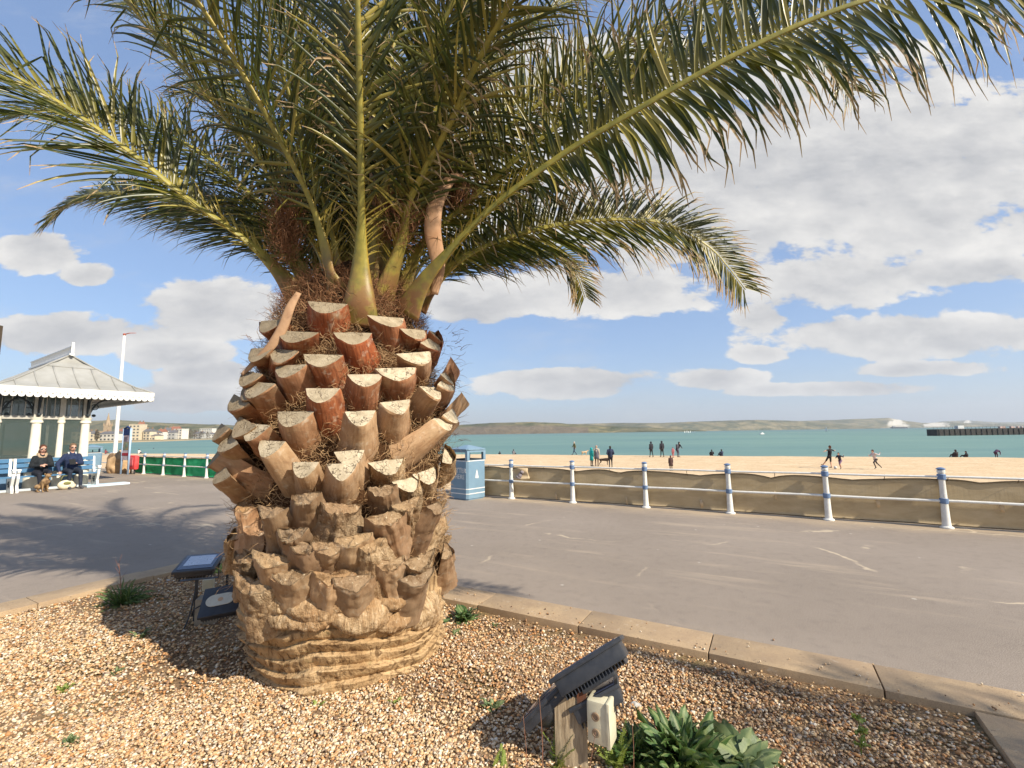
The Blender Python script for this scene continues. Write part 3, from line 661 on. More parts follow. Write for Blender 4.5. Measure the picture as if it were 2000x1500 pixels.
# --- fibre tangled between the bases
def hair_mesh(name, roots, mt, parent, off, wmin=.0012, wmax=.0024, segs=5):
    vs = []; fs = []
    for p, d, L, curl in roots:
        p = Vector(p); d = Vector(d).normalized(); w_ = random.uniform(wmin, wmax); s_ = d.orthogonal().normalized(); s_.rotate(Matrix.Rotation(random.uniform(0, 6.3), 3, d))
        ax = Vector((random.gauss(0, 1), random.gauss(0, 1), random.gauss(0, 1))).normalized(); k0 = len(vs); st = L / segs; an = curl / segs
        for j in range(segs + 1):
            ww = w_ * (1 - .7 * j / segs); vs += [p + s_ * ww, p - s_ * ww, p + d.cross(s_) * ww * 1.2]
            q = Matrix.Rotation(an * random.uniform(.3, 1.7), 3, ax); d = q @ d; p = p + d * st; s_ = (s_ - d * s_.dot(d)).normalized()
        for j in range(segs):
            a = k0 + j * 3
            for u, v_ in ((0, 1), (1, 2), (2, 0)): fs.append((a + u, a + v_, a + 3 + v_, a + 3 + u))
    return mesh_obj(name, vs, fs, mt, parent, False, None, off)
fib = pm('palm_fibre', (.3, .17, .08), (.5, .34, .18), 30, .8, 0)
fibd = pm('palm_fibre_dark', (.17, .075, .035), (.3, .15, .07), 30, .8, 0)
roots = []
for i in range(14000):
    th = random.uniform(0, 6.283); z = random.triangular(.45, 2.66, 2.0); o_ = Vector((math.cos(th), math.sin(th), 0))
    if o_.dot(Vector((.34, -.94, 0))) < -.3: continue
    t_ = Vector((-o_.y, o_.x, 0)) * random.choice((-1, 1))
    p = Vector((AX.x, AX.y, z)) + o_ * (rc(z) + random.uniform(.0, .075)); roots.append((p, t_ * random.uniform(.3, 1) + o_ * random.uniform(.05, .8) + Vector((0, 0, random.uniform(-.3, .7))), random.uniform(.05, .16), random.uniform(1, 5)))
hair_mesh('fibre', roots, fib, palm, PO)
roots = []
for i in range(4200):
    th = random.uniform(0, 6.283); z = random.uniform(2.4, 2.8); o_ = Vector((math.cos(th), math.sin(th), 0)); rr = rc(z) + random.uniform(-.03, .10)
    p = Vector((AX.x, AX.y, z)) + o_ * rr; roots.append((p, o_ * random.uniform(.2, 1) + Vector((random.uniform(-.6, .6), random.uniform(-.6, .6), random.uniform(-.1, 1))), random.uniform(.06, .18), random.uniform(.5, 4)))
# bristles sticking out of the trunk's right and left edge
for i in range(200):
    p = surf_pt(random.choice((random.uniform(880, 900), random.uniform(840, 880), random.uniform(490, 520))), random.uniform(640, 880), .12); o_ = Vector((p.x - AX.x, p.y - AX.y, 0)).normalized()
    roots.append((p, o_ + Vector((random.gauss(0, .4), random.gauss(0, .4), random.uniform(-.3, .9))), random.uniform(.05, .13), random.uniform(.3, 2.5)))
hair_mesh('fibre', roots, fibd, palm, PO)
# old flower stalks: brown bushy masses in the heart of the crown
def brush(c, r, n, L, up=1.0):
    return [(Vector(c) + Vector((random.gauss(0, r[0]), random.gauss(0, r[0]), random.gauss(0, r[1]))), (random.gauss(0, .5), random.gauss(0, .5), up + random.gauss(0, .4)), random.uniform(L * .5, L), random.uniform(.3, 2.5)) for _ in range(n)]
for cpx, cpy, Y, r, n in ((560, 450, 3.3, (.055, .13), 1500), (775, 430, 3.25, (.09, .09), 1700), (895, 390, 3.45, (.08, .07), 900), (880, 330, 3.5, (.05, .05), 400)):
    c = at(cpx, cpy, Y); hair_mesh('flower_stalk', brush(c, r, n, .13), fibd, palm, PO, .0012, .003)

# --- fronds
m, nt, b = newmat('leaflet', .38, .45)
a_ = nt.node('ShaderNodeAttribute', attribute_name='tint'); sc_ = nt.node('ShaderNodeSeparateColor', i_0=a_.outputs[0]); t_, r_, y_ = sc_.outputs
f = nt.noise(obco(nt), 30, 3)
c = nt.ramp(r_, (0., (.022, .034, .006)), (.45, (.05, .062, .009)), (.75, (.14, .135, .02)), (1., (.42, .34, .08)))
c = nt.mix(nt.m('MULTIPLY', y_, .8), c, (.4, .3, .045))
dry = nt.sstep(nt.m('ADD', t_, nt.m('MULTIPLY', nt.m('SUBTRACT', f, .5), .5)), .80, .97)
c = nt.mix(dry, c, nt.mix(f, (.3, .15, .06), (.62, .47, .28)))
nt.put(b.inputs['Base Color'], c); nt.put(b.inputs['Roughness'], nt.m('ADD', .36, nt.m('MULTIPLY', dry, .4)))
tr = nt.node('ShaderNodeBsdfTranslucent'); nt.put(tr.inputs[0], nt.mix(.5, c, (.28, .34, .05)))
mx = nt.node('ShaderNodeMixShader'); mx.inputs[0].default_value = .2; nt.l.new(b.outputs[0], mx.inputs[1]); nt.l.new(tr.outputs[0], mx.inputs[2]); nt.l.new(mx.outputs[0], nt.n['Material Output'].inputs[0])
LEAF = m
m, nt, b = newmat('rachis', .45, .4)
a_ = nt.node('ShaderNodeAttribute', attribute_name='tint'); sc_ = nt.node('ShaderNodeSeparateColor', i_0=a_.outputs[0]); oc2 = obco(nt)
f = nt.noise(oc2, 14, 4); c = nt.mix(nt.ramp(f, (.35, 0.), (.65, 1.)), (.2, .19, .04), (.36, .3, .055))
c = nt.mix(sc_.outputs[0], c, (.56, .33, .05)); c = nt.mix(nt.m('MULTIPLY', sc_.outputs[1], nt.ramp(nt.noise(oc2, 9, 4), (.38, .25), (.56, 1.))), c, (.24, .12, .05))
nt.put(b.inputs['Base Color'], c); setbump(nt, b, nt.noise(oc2, 70, 3), .25, .003); RACH = m
def spline(pts, n):
    pts = [Vector(p) for p in pts]; P = [pts[0] * 2 - pts[1]] + pts + [pts[-1] * 2 - pts[-2]]; out = []
    for i in range(len(pts) - 1):
        p0, p1, p2, p3 = P[i:i + 4]
        for k in range(n):
            t = k / n; out.append(.5 * ((2 * p1) + (p2 - p0) * t + (2 * p0 - 5 * p1 + 4 * p2 - p3) * t * t + (3 * p1 - p0 - 3 * p2 + p3) * t ** 3))
    out.append(pts[-1]); 
    d = [0]
    for a, b2 in zip(out, out[1:]): d.append(d[-1] + (b2 - a).length)
    return out, d
def frond(pts, seed, L=.46, start=.5, dens=34, droop=.35, base_w=.17, upv=None, lw=.015, vang=.25, spine=.45, tipdry=.0, wide=1., label=None, sp0=58, red=30, jit=1., spl=.34):
    rd = random.Random(seed); L *= 1.22; dens *= 1.2; lw *= .92; droop *= 1.25; path, dist = spline(pts, 14); tot = dist[-1]
    def sample(s_):
        i = min(len(dist) - 2, int(np.searchsorted(dist, s_, 'right') - 1)); t = (s_ - dist[i]) / max(1e-6, dist[i + 1] - dist[i])
        T = (path[min(i + 2, len(path) - 1)] - path[max(i - 1, 0)]).normalized(); return path[i].lerp(path[i + 1], t), T
    hub = Vector((AX.x, AX.y, 2.6))
    def frame(T, p):
        if upv is not None: ref = Vector(upv)
        else: ref = Vector((0, 0, 1.)) - Vector((p.x - hub.x, p.y - hub.y, 0)) * .35 + Vector((0, 0, .6))
        U_ = ref - T * ref.dot(T)
        if U_.length < .05: U_ = T.orthogonal()
        U_.normalize(); return T.cross(U_).normalized(), U_
    # rachis: broad clasping base narrowing to a slender midrib, half-moon in section
    vs = []; fs = []; cs = []; K = 12; M_ = 60
    for j in range(M_ + 1):
        s_ = tot * (j / M_) ** 1.25; p, T = sample(s_); S, U_ = frame(T, p); q = s_ / tot
        w_ = .014 + .016 * (1 - q) + max(0, base_w * .62 - .03) * max(0, 1 - s_ / .85) ** 2.0; w_ = w_ * (1 - .7 * q ** 3)
        th = w_ * (.42 + .35 * min(1, s_ / .8))
        for k in range(K):
            an = 2 * math.pi * k / K; x, y = math.cos(an), math.sin(an); y = y * .35 if y > 0 else y
            vs.append(p + S * (x * w_) + U_ * (y * th)); cs.append((.0 + .6 * (abs(x) > .9) * (q > .08), min(1, 1.35 * max(0, 1 - s_ / .55)), 0, 1))
    fs = [(j * K + k, j * K + (k + 1) % K, (j + 1) * K + (k + 1) % K, (j + 1) * K + k) for j in range(M_) for k in range(K)] + [tuple(range(K))[::-1], tuple(M_ * K + k for k in range(K))]
    rv, rf, rcs = vs, fs, cs
    # leaflets
    vs = []; fs = []; cs = []; s_ = start * .45; SEG = 6; side = 1
    while s_ < tot * .995:
        q = s_ / tot; g_ = max(0, (s_ - start) / max(.1, tot - start)); sp_zone = s_ < start
        if sp_zone: ll = .07 + spl * (s_ / start) ** 2; ww = .0055; step = .026
        else:
            ll = L * min(1, .42 + g_ * 3.2) * (1 - .62 * max(0, (g_ - .45) / .55) ** 1.5); ww = lw * min(1, .5 + g_ * 4) * (1 - .45 * g_); step = 1 / dens
        ll *= rd.uniform(.85, 1.1)
        for side in (-1, 1):
            p, T = sample(min(tot * .999, s_ + rd.uniform(0, step))); S, U_ = frame(T, p)
            spread = R(sp0 - red * g_ + rd.gauss(0, 11) * jit); v = vang + (rd.choice((-.55, -.1, .45, .2)) * (1 if g_ < .75 else .4) + rd.gauss(0, .14)) * jit
            if sp_zone: v = rd.uniform(.0, 1.1); spread = R(rd.uniform(18, 55))
            d = (T * math.cos(spread) + (S * side * math.cos(v) + U_ * math.sin(v)) * math.sin(spread)).normalized()
            nrm = (U_ * math.cos(v) - S * side * math.sin(v)); nrm = (nrm - d * nrm.dot(d)).normalized(); bw = d.cross(nrm)
            k0 = len(vs); pp = p + S * side * .012; rnd = rd.random() ** 1.2; dr = droop * rd.uniform(.5, 1.5); curl = rd.gauss(0, .22); broken = rd.random() < .06
            tw = rd.gauss(0, .25)
            for j in range(SEG + 1):
                t = j / SEG; wj = ww * wide * min(1, .45 + t * 3.2) * max(.04, (1 - t ** 1.8)) ** .75
                bj = (bw * math.cos(tw * t) + nrm * math.sin(tw * t)); nj = d.cross(bj)
                vs += [pp + bj * wj, pp - nj * (-.55 * wj), pp - bj * wj]; yv = 1. if sp_zone else max(0, .5 - t * 1.6)
                cc = (min(1, t * (1 + tipdry * rd.random()) + (.12 if g_ > .8 else 0)), rnd, yv, 1); cs += [cc] * 3
                d = (d + Vector((0, 0, -1)) * dr * (t * .34) + bw * curl * .12 * t * 2 + (Vector((rd.gauss(0, .3), rd.gauss(0, .3), -.3)) * .9 if t > .8 else Vector()) + (Vector((0, 0, -1.4)) if broken and j == 3 else Vector())).normalized()
                bw = (bw - d * bw.dot(d)).normalized(); nrm = bw.cross(d) * (1 if bw.cross(d).dot(nrm) > 0 else -1); pp = pp + d * (ll / SEG)
            for j in range(SEG):
                a = k0 + j * 3; fs += [(a, a + 1, a + 4, a + 3), (a + 1, a + 2, a + 5, a + 4)]
        s_ += step
    fo = mesh_obj('frond', vs, fs, LEAF, palm, True, None, PO, None, cs)
    ro = mesh_obj('rachis', rv, rf, RACH, fo, True, None, PO, None, rcs)
    if label: fo['label'] = label
    return fo
def fp(lst):
    pts = [at(x, y, Y) for x, y, Y in lst]; p0 = pts[0]
    if p0.z > 2.72:      # carry the stalk down to the heart of the crown
        o_ = Vector((p0.x - AX.x, p0.y - AX.y, 0)); r_ = min(.36, max(.12, o_.length * .8)); o_ = o_.normalized() if o_.length > .01 else Vector((0, 1, 0))
        pts.insert(0, Vector((AX.x, AX.y, 2.55)) + o_ * r_)
    else: pts.insert(0, Vector((AX.x + (p0.x - AX.x) * .86, AX.y + (p0.y - AX.y) * .86, p0.z - .14)))
    return pts
frond(fp([(812, 575, 3.28), (850, 520, 3.2), (960, 405, 3.0), (1100, 300, 2.8), (1225, 225, 2.62), (1400, 125, 2.42), (1560, 48, 2.28), (1690, 0, 2.18), (1850, -38, 2.12), (2030, -55, 2.06), (2260, -40, 2.0), (2520, 50, 1.95)]), 1, L=.56, start=1.3, spl=.12, dens=46, droop=.7, lw=.017, vang=.0, base_w=.2, tipdry=.3, upv=(-.2, -1, .25), sp0=82, red=14, jit=.5, label='long arching frond reaching right across the sky')
frond(fp([(835, 568, 3.45), (880, 520, 3.45), (960, 475, 3.45), (1080, 440, 3.5), (1200, 428, 3.55), (1300, 436, 3.6), (1380, 478, 3.62), (1425, 525, 3.64), (1456, 566, 3.65)]), 2, L=.5, start=.45, dens=66, droop=.22, lw=.015, vang=.05, tipdry=.3, upv=(-.2, -1, .45), sp0=72, jit=.35, label='arching frond ending in a drooping tip over the sea')
frond(fp([(838, 560, 3.6), (890, 520, 3.8), (960, 497, 4.1), (1030, 488, 4.3), (1085, 495, 4.5), (1125, 535, 4.6), (1143, 582, 4.65)]), 3, L=.46, start=.4, dens=62, droop=.25, lw=.014, vang=.05, tipdry=.35, upv=(-.2, -1, .6), sp0=68, jit=.35, label='short curled frond hanging behind the long right-hand ones')
frond(fp([(822, 480, 3.5), (860, 440, 3.45), (924, 385, 3.4), (1024, 297, 3.3), (1148, 202, 3.2), (1255, 140, 3.1), (1400, 82, 3.05), (1530, 72, 3.0), (1620, 115, 3.0), (1668, 185, 3.0)]), 4, L=.6, start=.5, dens=46, droop=.6, vang=.1, upv=(-.1, -1, .3), sp0=72, tipdry=.2)
frond(fp([(785, 470, 3.25), (801, 388, 3.1), (884, 231, 2.85), (925, 136, 2.68), (1000, 0, 2.45), (1090, -140, 2.25), (1220, -300, 2.05), (1400, -430, 1.9)]), 5, L=.55, start=.5, dens=34, droop=.4, base_w=.2)
frond(fp([(755, 470, 3.45), (776, 364, 3.4), (855, 207, 3.3), (905, 90, 3.2), (960, -60, 3.1), (1050, -230, 3.0), (1190, -380, 2.9)]), 6, L=.5, start=.5, dens=34)
frond(fp([(702, 588, 3.1), (704, 520, 3.08), (706, 400, 2.95), (703, 200, 2.72), (698, 0, 2.5), (690, -180, 2.32), (670, -420, 2.1), (640, -700, 1.9)]), 7, L=.52, start=.8, dens=32, base_w=.26, upv=(0, 1, .3), label='upright frond in front with a thick yellow-green base')
frond(fp([(655, 560, 3.22), (640, 500, 3.2), (607, 392, 3.1), (533, 248, 2.9), (450, 103, 2.7), (385, 0, 2.55), (290, -130, 2.4), (160, -260, 2.25), (-20, -330, 2.1)]), 8, L=.52, start=.55, dens=34, base_w=.24)
frond(fp([(635, 520, 3.5), (595, 446, 3.48), (492, 296, 3.38), (360, 136, 3.22), (296, 60, 3.12), (244, 0, 3.05), (150, -90, 2.95), (20, -170, 2.85), (-150, -190, 2.8)]), 9, L=.52, start=.55, dens=38)
frond(fp([(562, 552, 3.42), (530, 515, 3.38), (480, 468, 3.3), (368, 388, 3.12), (280, 316, 2.98), (176, 240, 2.82), (60, 165, 2.66), (-60, 110, 2.5), (-220, 90, 2.35)]), 10, L=.58, start=.95, spl=.2, dens=46, vang=.15, droop=.25, upv=(.2, -1, .8), sp0=60, jit=.7, base_w=.2, label='lowest left frond spreading over the shelter')
frond(fp([(560, 500, 3.9), (470, 440, 4.2), (380, 408, 4.5), (300, 385, 4.7), (220, 375, 4.9), (150, 388, 5.05), (88, 432, 5.15)]), 11, L=.56, start=.5, dens=64, droop=.12, vang=.0, upv=(.2, -1, .5), sp0=52, jit=.35)
frond(fp([(570, 470, 3.9), (480, 370, 4.0), (380, 290, 4.1), (270, 240, 4.15), (150, 215, 4.2), (30, 225, 4.2), (-90, 270, 4.2)]), 12, L=.6, start=.5, dens=44, droop=.4, upv=(.2, -1, .9))
frond(fp([(600, 430, 4.0), (540, 300, 4.2), (470, 215, 4.5), (400, 180, 4.8), (340, 190, 5.0)]), 13, L=.46, start=.4, dens=40, droop=.25)
frond(fp([(655, 440, 3.8), (620, 250, 3.7), (560, 60, 3.5), (480, -110, 3.3), (360, -260, 3.1)]), 14, L=.5, start=.5, dens=34)
frond(fp([(690, 430, 3.75), (668, 260, 3.7), (655, 60, 3.6), (650, -150, 3.5), (660, -380, 3.4)]), 15, L=.5, start=.5, dens=34)
frond(fp([(725, 430, 3.8), (745, 260, 3.8), (775, 60, 3.75), (830, -150, 3.7), (920, -350, 3.6)]), 16, L=.5, start=.5, dens=34)
frond(fp([(790, 440, 3.9), (880, 320, 4.0), (980, 220, 4.1), (1100, 150, 4.2), (1220, 140, 4.3), (1310, 200, 4.4)]), 17, L=.56, start=.5, dens=42, droop=.5, upv=(0, -1, .4), sp0=72)
frond(fp([(730, 480, 3.3), (760, 330, 3.1), (830, 120, 2.9), (930, -60, 2.7), (1100, -190, 2.5), (1320, -260, 2.35), (1560, -250, 2.2)]), 19, L=.6, start=.6, dens=40, droop=1.1, upv=(0, -1, .3), sp0=75, tipdry=.4)
frond(fp([(670, 470, 4.1), (640, 330, 4.4), (600, 180, 4.7), (560, 60, 4.9), (500, -20, 5.1), (420, -50, 5.3)]), 20, L=.5, start=.5, dens=36)
frond(fp([(740, 470, 4.1), (770, 320, 4.4), (820, 180, 4.7), (890, 80, 4.9), (980, 30, 5.1), (1060, 60, 5.3)]), 21, L=.5, start=.5, dens=36)
frond(fp([(700, 450, 4.3), (690, 300, 4.8), (680, 160, 5.2), (700, 60, 5.6), (740, 20, 6.0)]), 23, L=.46, start=.5, dens=36)
frond(fp([(820, 520, 4.0), (900, 450, 4.3), (960, 400, 4.7), (1010, 390, 5.1), (1050, 430, 5.4)]), 24, L=.46, start=.4, dens=40)
frond(fp([(590, 520, 4.0), (520, 450, 4.3), (450, 400, 4.8), (390, 390, 5.2), (340, 420, 5.6)]), 25, L=.46, start=.4, dens=40)
for i, (pl, kw) in enumerate([
 ([(655, 480, 3.45), (600, 300, 3.3), (530, 90, 3.05), (430, -80, 2.85), (280, -200, 2.7)], {}),
 ([(740, 480, 3.4), (790, 260, 3.25), (880, 40, 3.05), (1010, -120, 2.85), (1200, -230, 2.7)], {}),
 ([(770, 500, 3.6), (890, 335, 3.5), (1070, 190, 3.4), (1270, 60, 3.3), (1470, -20, 3.2), (1680, -30, 3.1)], dict(upv=(0, -1, .3), sp0=70, droop=.7)),
 ([(683, 470, 3.9), (640, 200, 3.9), (590, -50, 3.8), (520, -220, 3.7)], dict(upv=(.2, -1, 0))),
 ([(720, 470, 4.0), (745, 200, 4.1), (770, -40, 4.1), (840, -220, 4.0)], dict(upv=(-.2, -1, 0))),
 ([(630, 480, 4.0), (540, 300, 4.2), (430, 130, 4.4), (310, 20, 4.6), (180, -20, 4.8)], dict(upv=(.2, -1, .3))),
 ([(760, 460, 4.1), (850, 260, 4.3), (960, 100, 4.5), (1090, 10, 4.7), (1230, -20, 4.9)], dict(upv=(-.2, -1, .3)))]):
    frond(fp(pl), 40 + i, **{**dict(L=.54, start=.55, dens=36, droop=.45, vang=.1), **kw})
# a pale spathe, and a dry strap peeling off the left edge
sp_m = pm('dry_spathe', (.55, .34, .2), (.38, .2, .1), 7, .7, .3)
g = MB(PO); pts, _ = spline([at(848, 575, 3.3), at(856, 520, 3.28), at(845, 450, 3.25), at(852, 395, 3.24), at(880, 350, 3.26), at(905, 345, 3.3)], 8)
g.tube(pts, [.03 + .035 * math.sin(math.pi * min(1, i / len(pts) * 1.1)) for i in range(len(pts))], 12, flat=.35, up=(0, -1, .2)); g.build('spathe', sp_m, palm, True)
g = MB(PO); pts, _ = spline([at(735, 430, 3.4), at(728, 330, 3.4), at(727, 240, 3.38), at(735, 190, 3.36)], 8)
g.tube(pts, [.03 * math.sin(math.pi * (.15 + .8 * i / len(pts))) + .005 for i in range(len(pts))], 10, flat=.4, up=(0, -1, 0)); g.build('spathe', sp_m, palm, True)
g = MB(PO); pts, _ = spline([at(583, 572, 3.0), at(567, 600, 2.95), at(552, 640, 2.92), at(530, 675, 2.9), at(500, 705, 2.9), at(472, 732, 2.9)], 8)
g.tube(pts, [.012 + .022 * math.sin(math.pi * min(1, .1 + .95 * i / len(pts))) for i in range(len(pts))], 10, flat=.3, up=(.3, -1, .3)); g.build('leaf_strap', pm('dry_strap', (.3, .17, .09), (.45, .28, .16), 12, .7, .3), palm, True)
# ================================================================== RAILING, SCREENS, BINS
white = pm('white_paint', (.8, .8, .77), (.66, .65, .6), 14, .45, .1, spec=.5)
bluep = pm('railing_blue', (.10, .17, .32), (.16, .24, .38), 14, .5, .1, spec=.5)
rail = empty('seafront_railing', sn(-5, RAIL_N), 0, 'white iron seafront railing with blue collared posts running along the edge of the beach', 'railing')
RO = sn(-5, RAIL_N)
g = MB(); g.lathe([(.085, 0), (.085, .02), (.058, .035), (.053, .1), (.043, .5), (.038, .80), (.045, .815), (.045, .83)], n=16)
post_me = shade_auto(g.build('post', white, rail), 40)
g = MB(); g.lathe([(.05, .37), (.056, .375), (.056, .445), (.05, .45)], n=16); col1 = g.build('collar', bluep, post_me)
g = MB(); g.lathe([(.049, .735), (.055, .74), (.055, .815), (.049, .82)], n=16); col2 = g.build('collar', bluep, post_me)
g = MB(); g.lathe([(.03, .83), (.05, .84), (.052, .87), (.036, .885)], n=16); cap1 = g.build('cap', white, post_me)
g = MB(); g.lathe([(.04, .885), (.058, .892), (.058, .905), (.03, .92), (.01, .925)], n=16); cap2 = g.build('finial', bluep, post_me)
S_POSTS = [8.46, 6.93, 5.4, 3.86, 2.32, .82, -.69, -2.24, -3.83, -5.38] + [-5.38 - 1.671 * k for k in range(1, 9)] + [-20.4, -22.1, -23.8, -25.5, -27.2, -28.9, -30.6, -32.3, -34, -35.7, -37.4]
def c_post(s_, first):
    o = post_me if first else copy_tree(post_me, rail)
    o.location = sn(s_, RAIL_N + (0 if s_ > -7 else .0)) - RO; o.rotation_euler = (R(random.uniform(-.6, .6)), R(random.uniform(-.6, .6)), 0)
for i, s_ in enumerate(S_POSTS): c_post(s_, i == 0)
for z_, r_ in ((.777, .017), (.408, .021)):
    g = MB(); pts = []
    s_ = 9
    while s_ > -38: pts.append(sn(s_, RAIL_N, z_ + .004 * math.sin(s_ * 3.1)) - RO); s_ -= .5
    g.tube(pts, r_, 8); g.build('rail', white, rail, True)
cordm = pm('hem_cord', (.16, .12, .075), (.1, .075, .05), 20, .9, 0)
def netting(name, s0, s1, mt, label, top=.735, seed=1, dip=.06, base=.03):
    vs = []; fs = []; NJ = 14; xs = np.arange(s0, s1, .06); o_n = RAIL_N + .085
    for x in xs:
        ph = (x * 1.35 + .35 * math.sin(x * 2.1)); sc_ = abs(math.sin(ph * math.pi * .5 * 1.1)) ** .7
        tp = top - dip * (1.2 * (1 - sc_)) * (1 + .8 * nz((x * .7, 0, 0), 1, seed)) + .0
        for j in range(NJ + 1):
            t = j / NJ; z_ = base + .008 * nz((x * 3, 0, 0), 1, seed) + (tp - base) * t
            o_ = .003 * fbm((x * 1.1, t * 1.2, 0), 1.3, 3, seed) + .002 * math.sin(x * 9 + t * 3) * t ** 3 + .004 * math.sin(math.pi * t) * nz((x * .6, 1, 0), 1, seed)
            p = sn(x, o_n + o_, z_); vs.append(p)
    n = len(xs); fs = [(i * (NJ + 1) + j, (i + 1) * (NJ + 1) + j, (i + 1) * (NJ + 1) + j + 1, i * (NJ + 1) + j + 1) for i in range(n - 1) for j in range(NJ)]
    k = len(vs); vs2 = vs + [Vector(v) + N2 * .004 for v in vs]; fs2 = fs + [tuple(k + i for i in f)[::-1] for f in fs]
    rim = [j for j in range(NJ + 1)]; 
    for i in range(n - 1):
        for j in (0, NJ): a = i * (NJ + 1) + j; b2 = (i + 1) * (NJ + 1) + j; fs2.append((a, b2, b2 + k, a + k))
    root = tag(mesh_obj(name, vs2, fs2, mt, smooth=True), label, 'netting')
    g = MB(); g.tube([vs[i * (NJ + 1) + NJ] - N2 * .006 for i in range(0, n, 2)], .008, 5); g.build('hem_cord', cordm, root, True)
    g = MB(); g.tube([vs[i * (NJ + 1)] - N2 * .004 for i in range(0, n, 4)], .009, 5); g.build('bottom_hem', cordm, root, True)
    for k in range(int((s1 - s0) / .77)):
        i = min(n - 1, int((k * .77 + .3) / .06)); p = vs[i * (NJ + 1) + NJ]; g = MB(); g.tube([p - Vector((0, 0, .02)), p - N2 * .05 + Vector((0, 0, .03)), Vector((p.x, p.y, 0)) - N2 * .085 + Vector((0, 0, .79))], .005, 4); g.build('tie', cordm, root, True)
    return root
m, nt, b = newmat('tan_netting', .9, .1); oc = obco(nt)
vr = nt.scale(oc, (1, 1, 1), rot=(0, 0, .51)); f1 = nt.noise(nt.scale(vr, (1.2, 3, 3.5)), 1.8, 6, .65, .4); f2 = nt.noise(oc, 1.1, 4); f3 = nt.noise(nt.scale(vr, (3, 3, 40)), 2, 2)
c = nt.ramp(f1, (.32, (.43, .33, .2)), (.5, (.5, .395, .245)), (.7, (.58, .465, .3)))
c = nt.mix(nt.m('MULTIPLY', nt.ramp(f2, (.55, 0.), (.7, 1.)), .35), c, (.6, .48, .3)); c = nt.mix(nt.m('MULTIPLY', f3, .2), c, (.3, .22, .12))
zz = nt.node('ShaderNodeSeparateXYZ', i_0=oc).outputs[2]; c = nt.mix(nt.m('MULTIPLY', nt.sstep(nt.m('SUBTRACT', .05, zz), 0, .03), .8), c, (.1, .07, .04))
nt.put(b.inputs['Base Color'], c); setbump(nt, b, nt.m('ADD', nt.noise(nt.scale(vr, (26, 26, 1.5)), 1.2, 3), nt.m('MULTIPLY', nt.noise(oc, 140, 2), .6)), .5, .006)
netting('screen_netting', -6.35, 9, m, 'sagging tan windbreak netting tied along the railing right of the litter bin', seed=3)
m, nt, b = newmat('green_netting', .8, .2); oc = obco(nt); f1 = nt.noise(nt.scale(oc, (1, 1, 1.5), rot=(0, .6, .5)), 1.6, 4, .6, .6)
nt.put(b.inputs['Base Color'], nt.ramp(f1, (.35, (.015, .25, .1)), (.5, (.03, .4, .17)), (.7, (.06, .5, .24)))); setbump(nt, b, f1, .5, .06)
netting('screen_netting', -24.9, -14.5, m, 'green windbreak netting tied along the far railing left of the palm', seed=5, dip=.02, top=.73)
# loose fold where the tan netting starts, and its torn flap
tanm = MATS['tan_netting']; paler = pm('pale_netting', (.62, .49, .32), (.5, .37, .22), 5, .9, .3)
def sheet(name, fn, nu, nv, mt, label, cat, th=.004, parent=None):
    vs = [fn(i / nu, j / nv) for i in range(nu + 1) for j in range(nv + 1)]; fs = [(i * (nv + 1) + j, (i + 1) * (nv + 1) + j, (i + 1) * (nv + 1) + j + 1, i * (nv + 1) + j + 1) for i in range(nu) for j in range(nv)]
    o = mesh_obj(name, vs, fs, mt, parent, True); so_ = o.modifiers.new('th', 'SOLIDIFY'); so_.thickness = th; 
    if label: tag(o, label, cat)
    return o
def drape(u, v):
    s_ = -6.98 + .62 * u + .2 * (1 - v) * u; z_ = .01 + (.73 - .15 * (1 - u)) * v * (1 - .35 * (1 - u) * v)
    return sn(s_, RAIL_N + .16 + .05 * math.sin(u * 14 + v * 2) + .04 * math.sin(u * 5 + v * 7), z_)
sheet('loose_netting', drape, 40, 20, paler, 'crumpled end of pale netting hanging beside the litter bin', 'netting')
def flap(u, v): return sn(-5.28 + .42 * u - .04 * v, RAIL_N - .07 - .05 * math.sin(u * 3) - .02 * math.sin(v * 6 + u * 4), .47 + .27 * v * (1 - .25 * abs(u - .5)) + .05 * (u - .5))
sheet('torn_flap', flap, 12, 10, paler, 'small torn flap of pale netting curling over the first rail right of the bin', 'netting')
g = MB(); g.ball(sn(-5.07, RAIL_N - .135, .57), (.05, .03, .06), 2); g.ball(sn(-5.11, RAIL_N - .14, .52), (.07, .03, .035), 2, rot=Euler((0, .5, 0))); g.ball(sn(-5.02, RAIL_N - .13, .64), (.045, .03, .04), 2)
tag(g.build('cloth_bundle', pm('dark_cloth', (.12, .11, .14), (.45, .38, .36), 22, .9, .2), smooth=True), 'dark and white rag caught in the torn netting flap on the rail', 'rag')
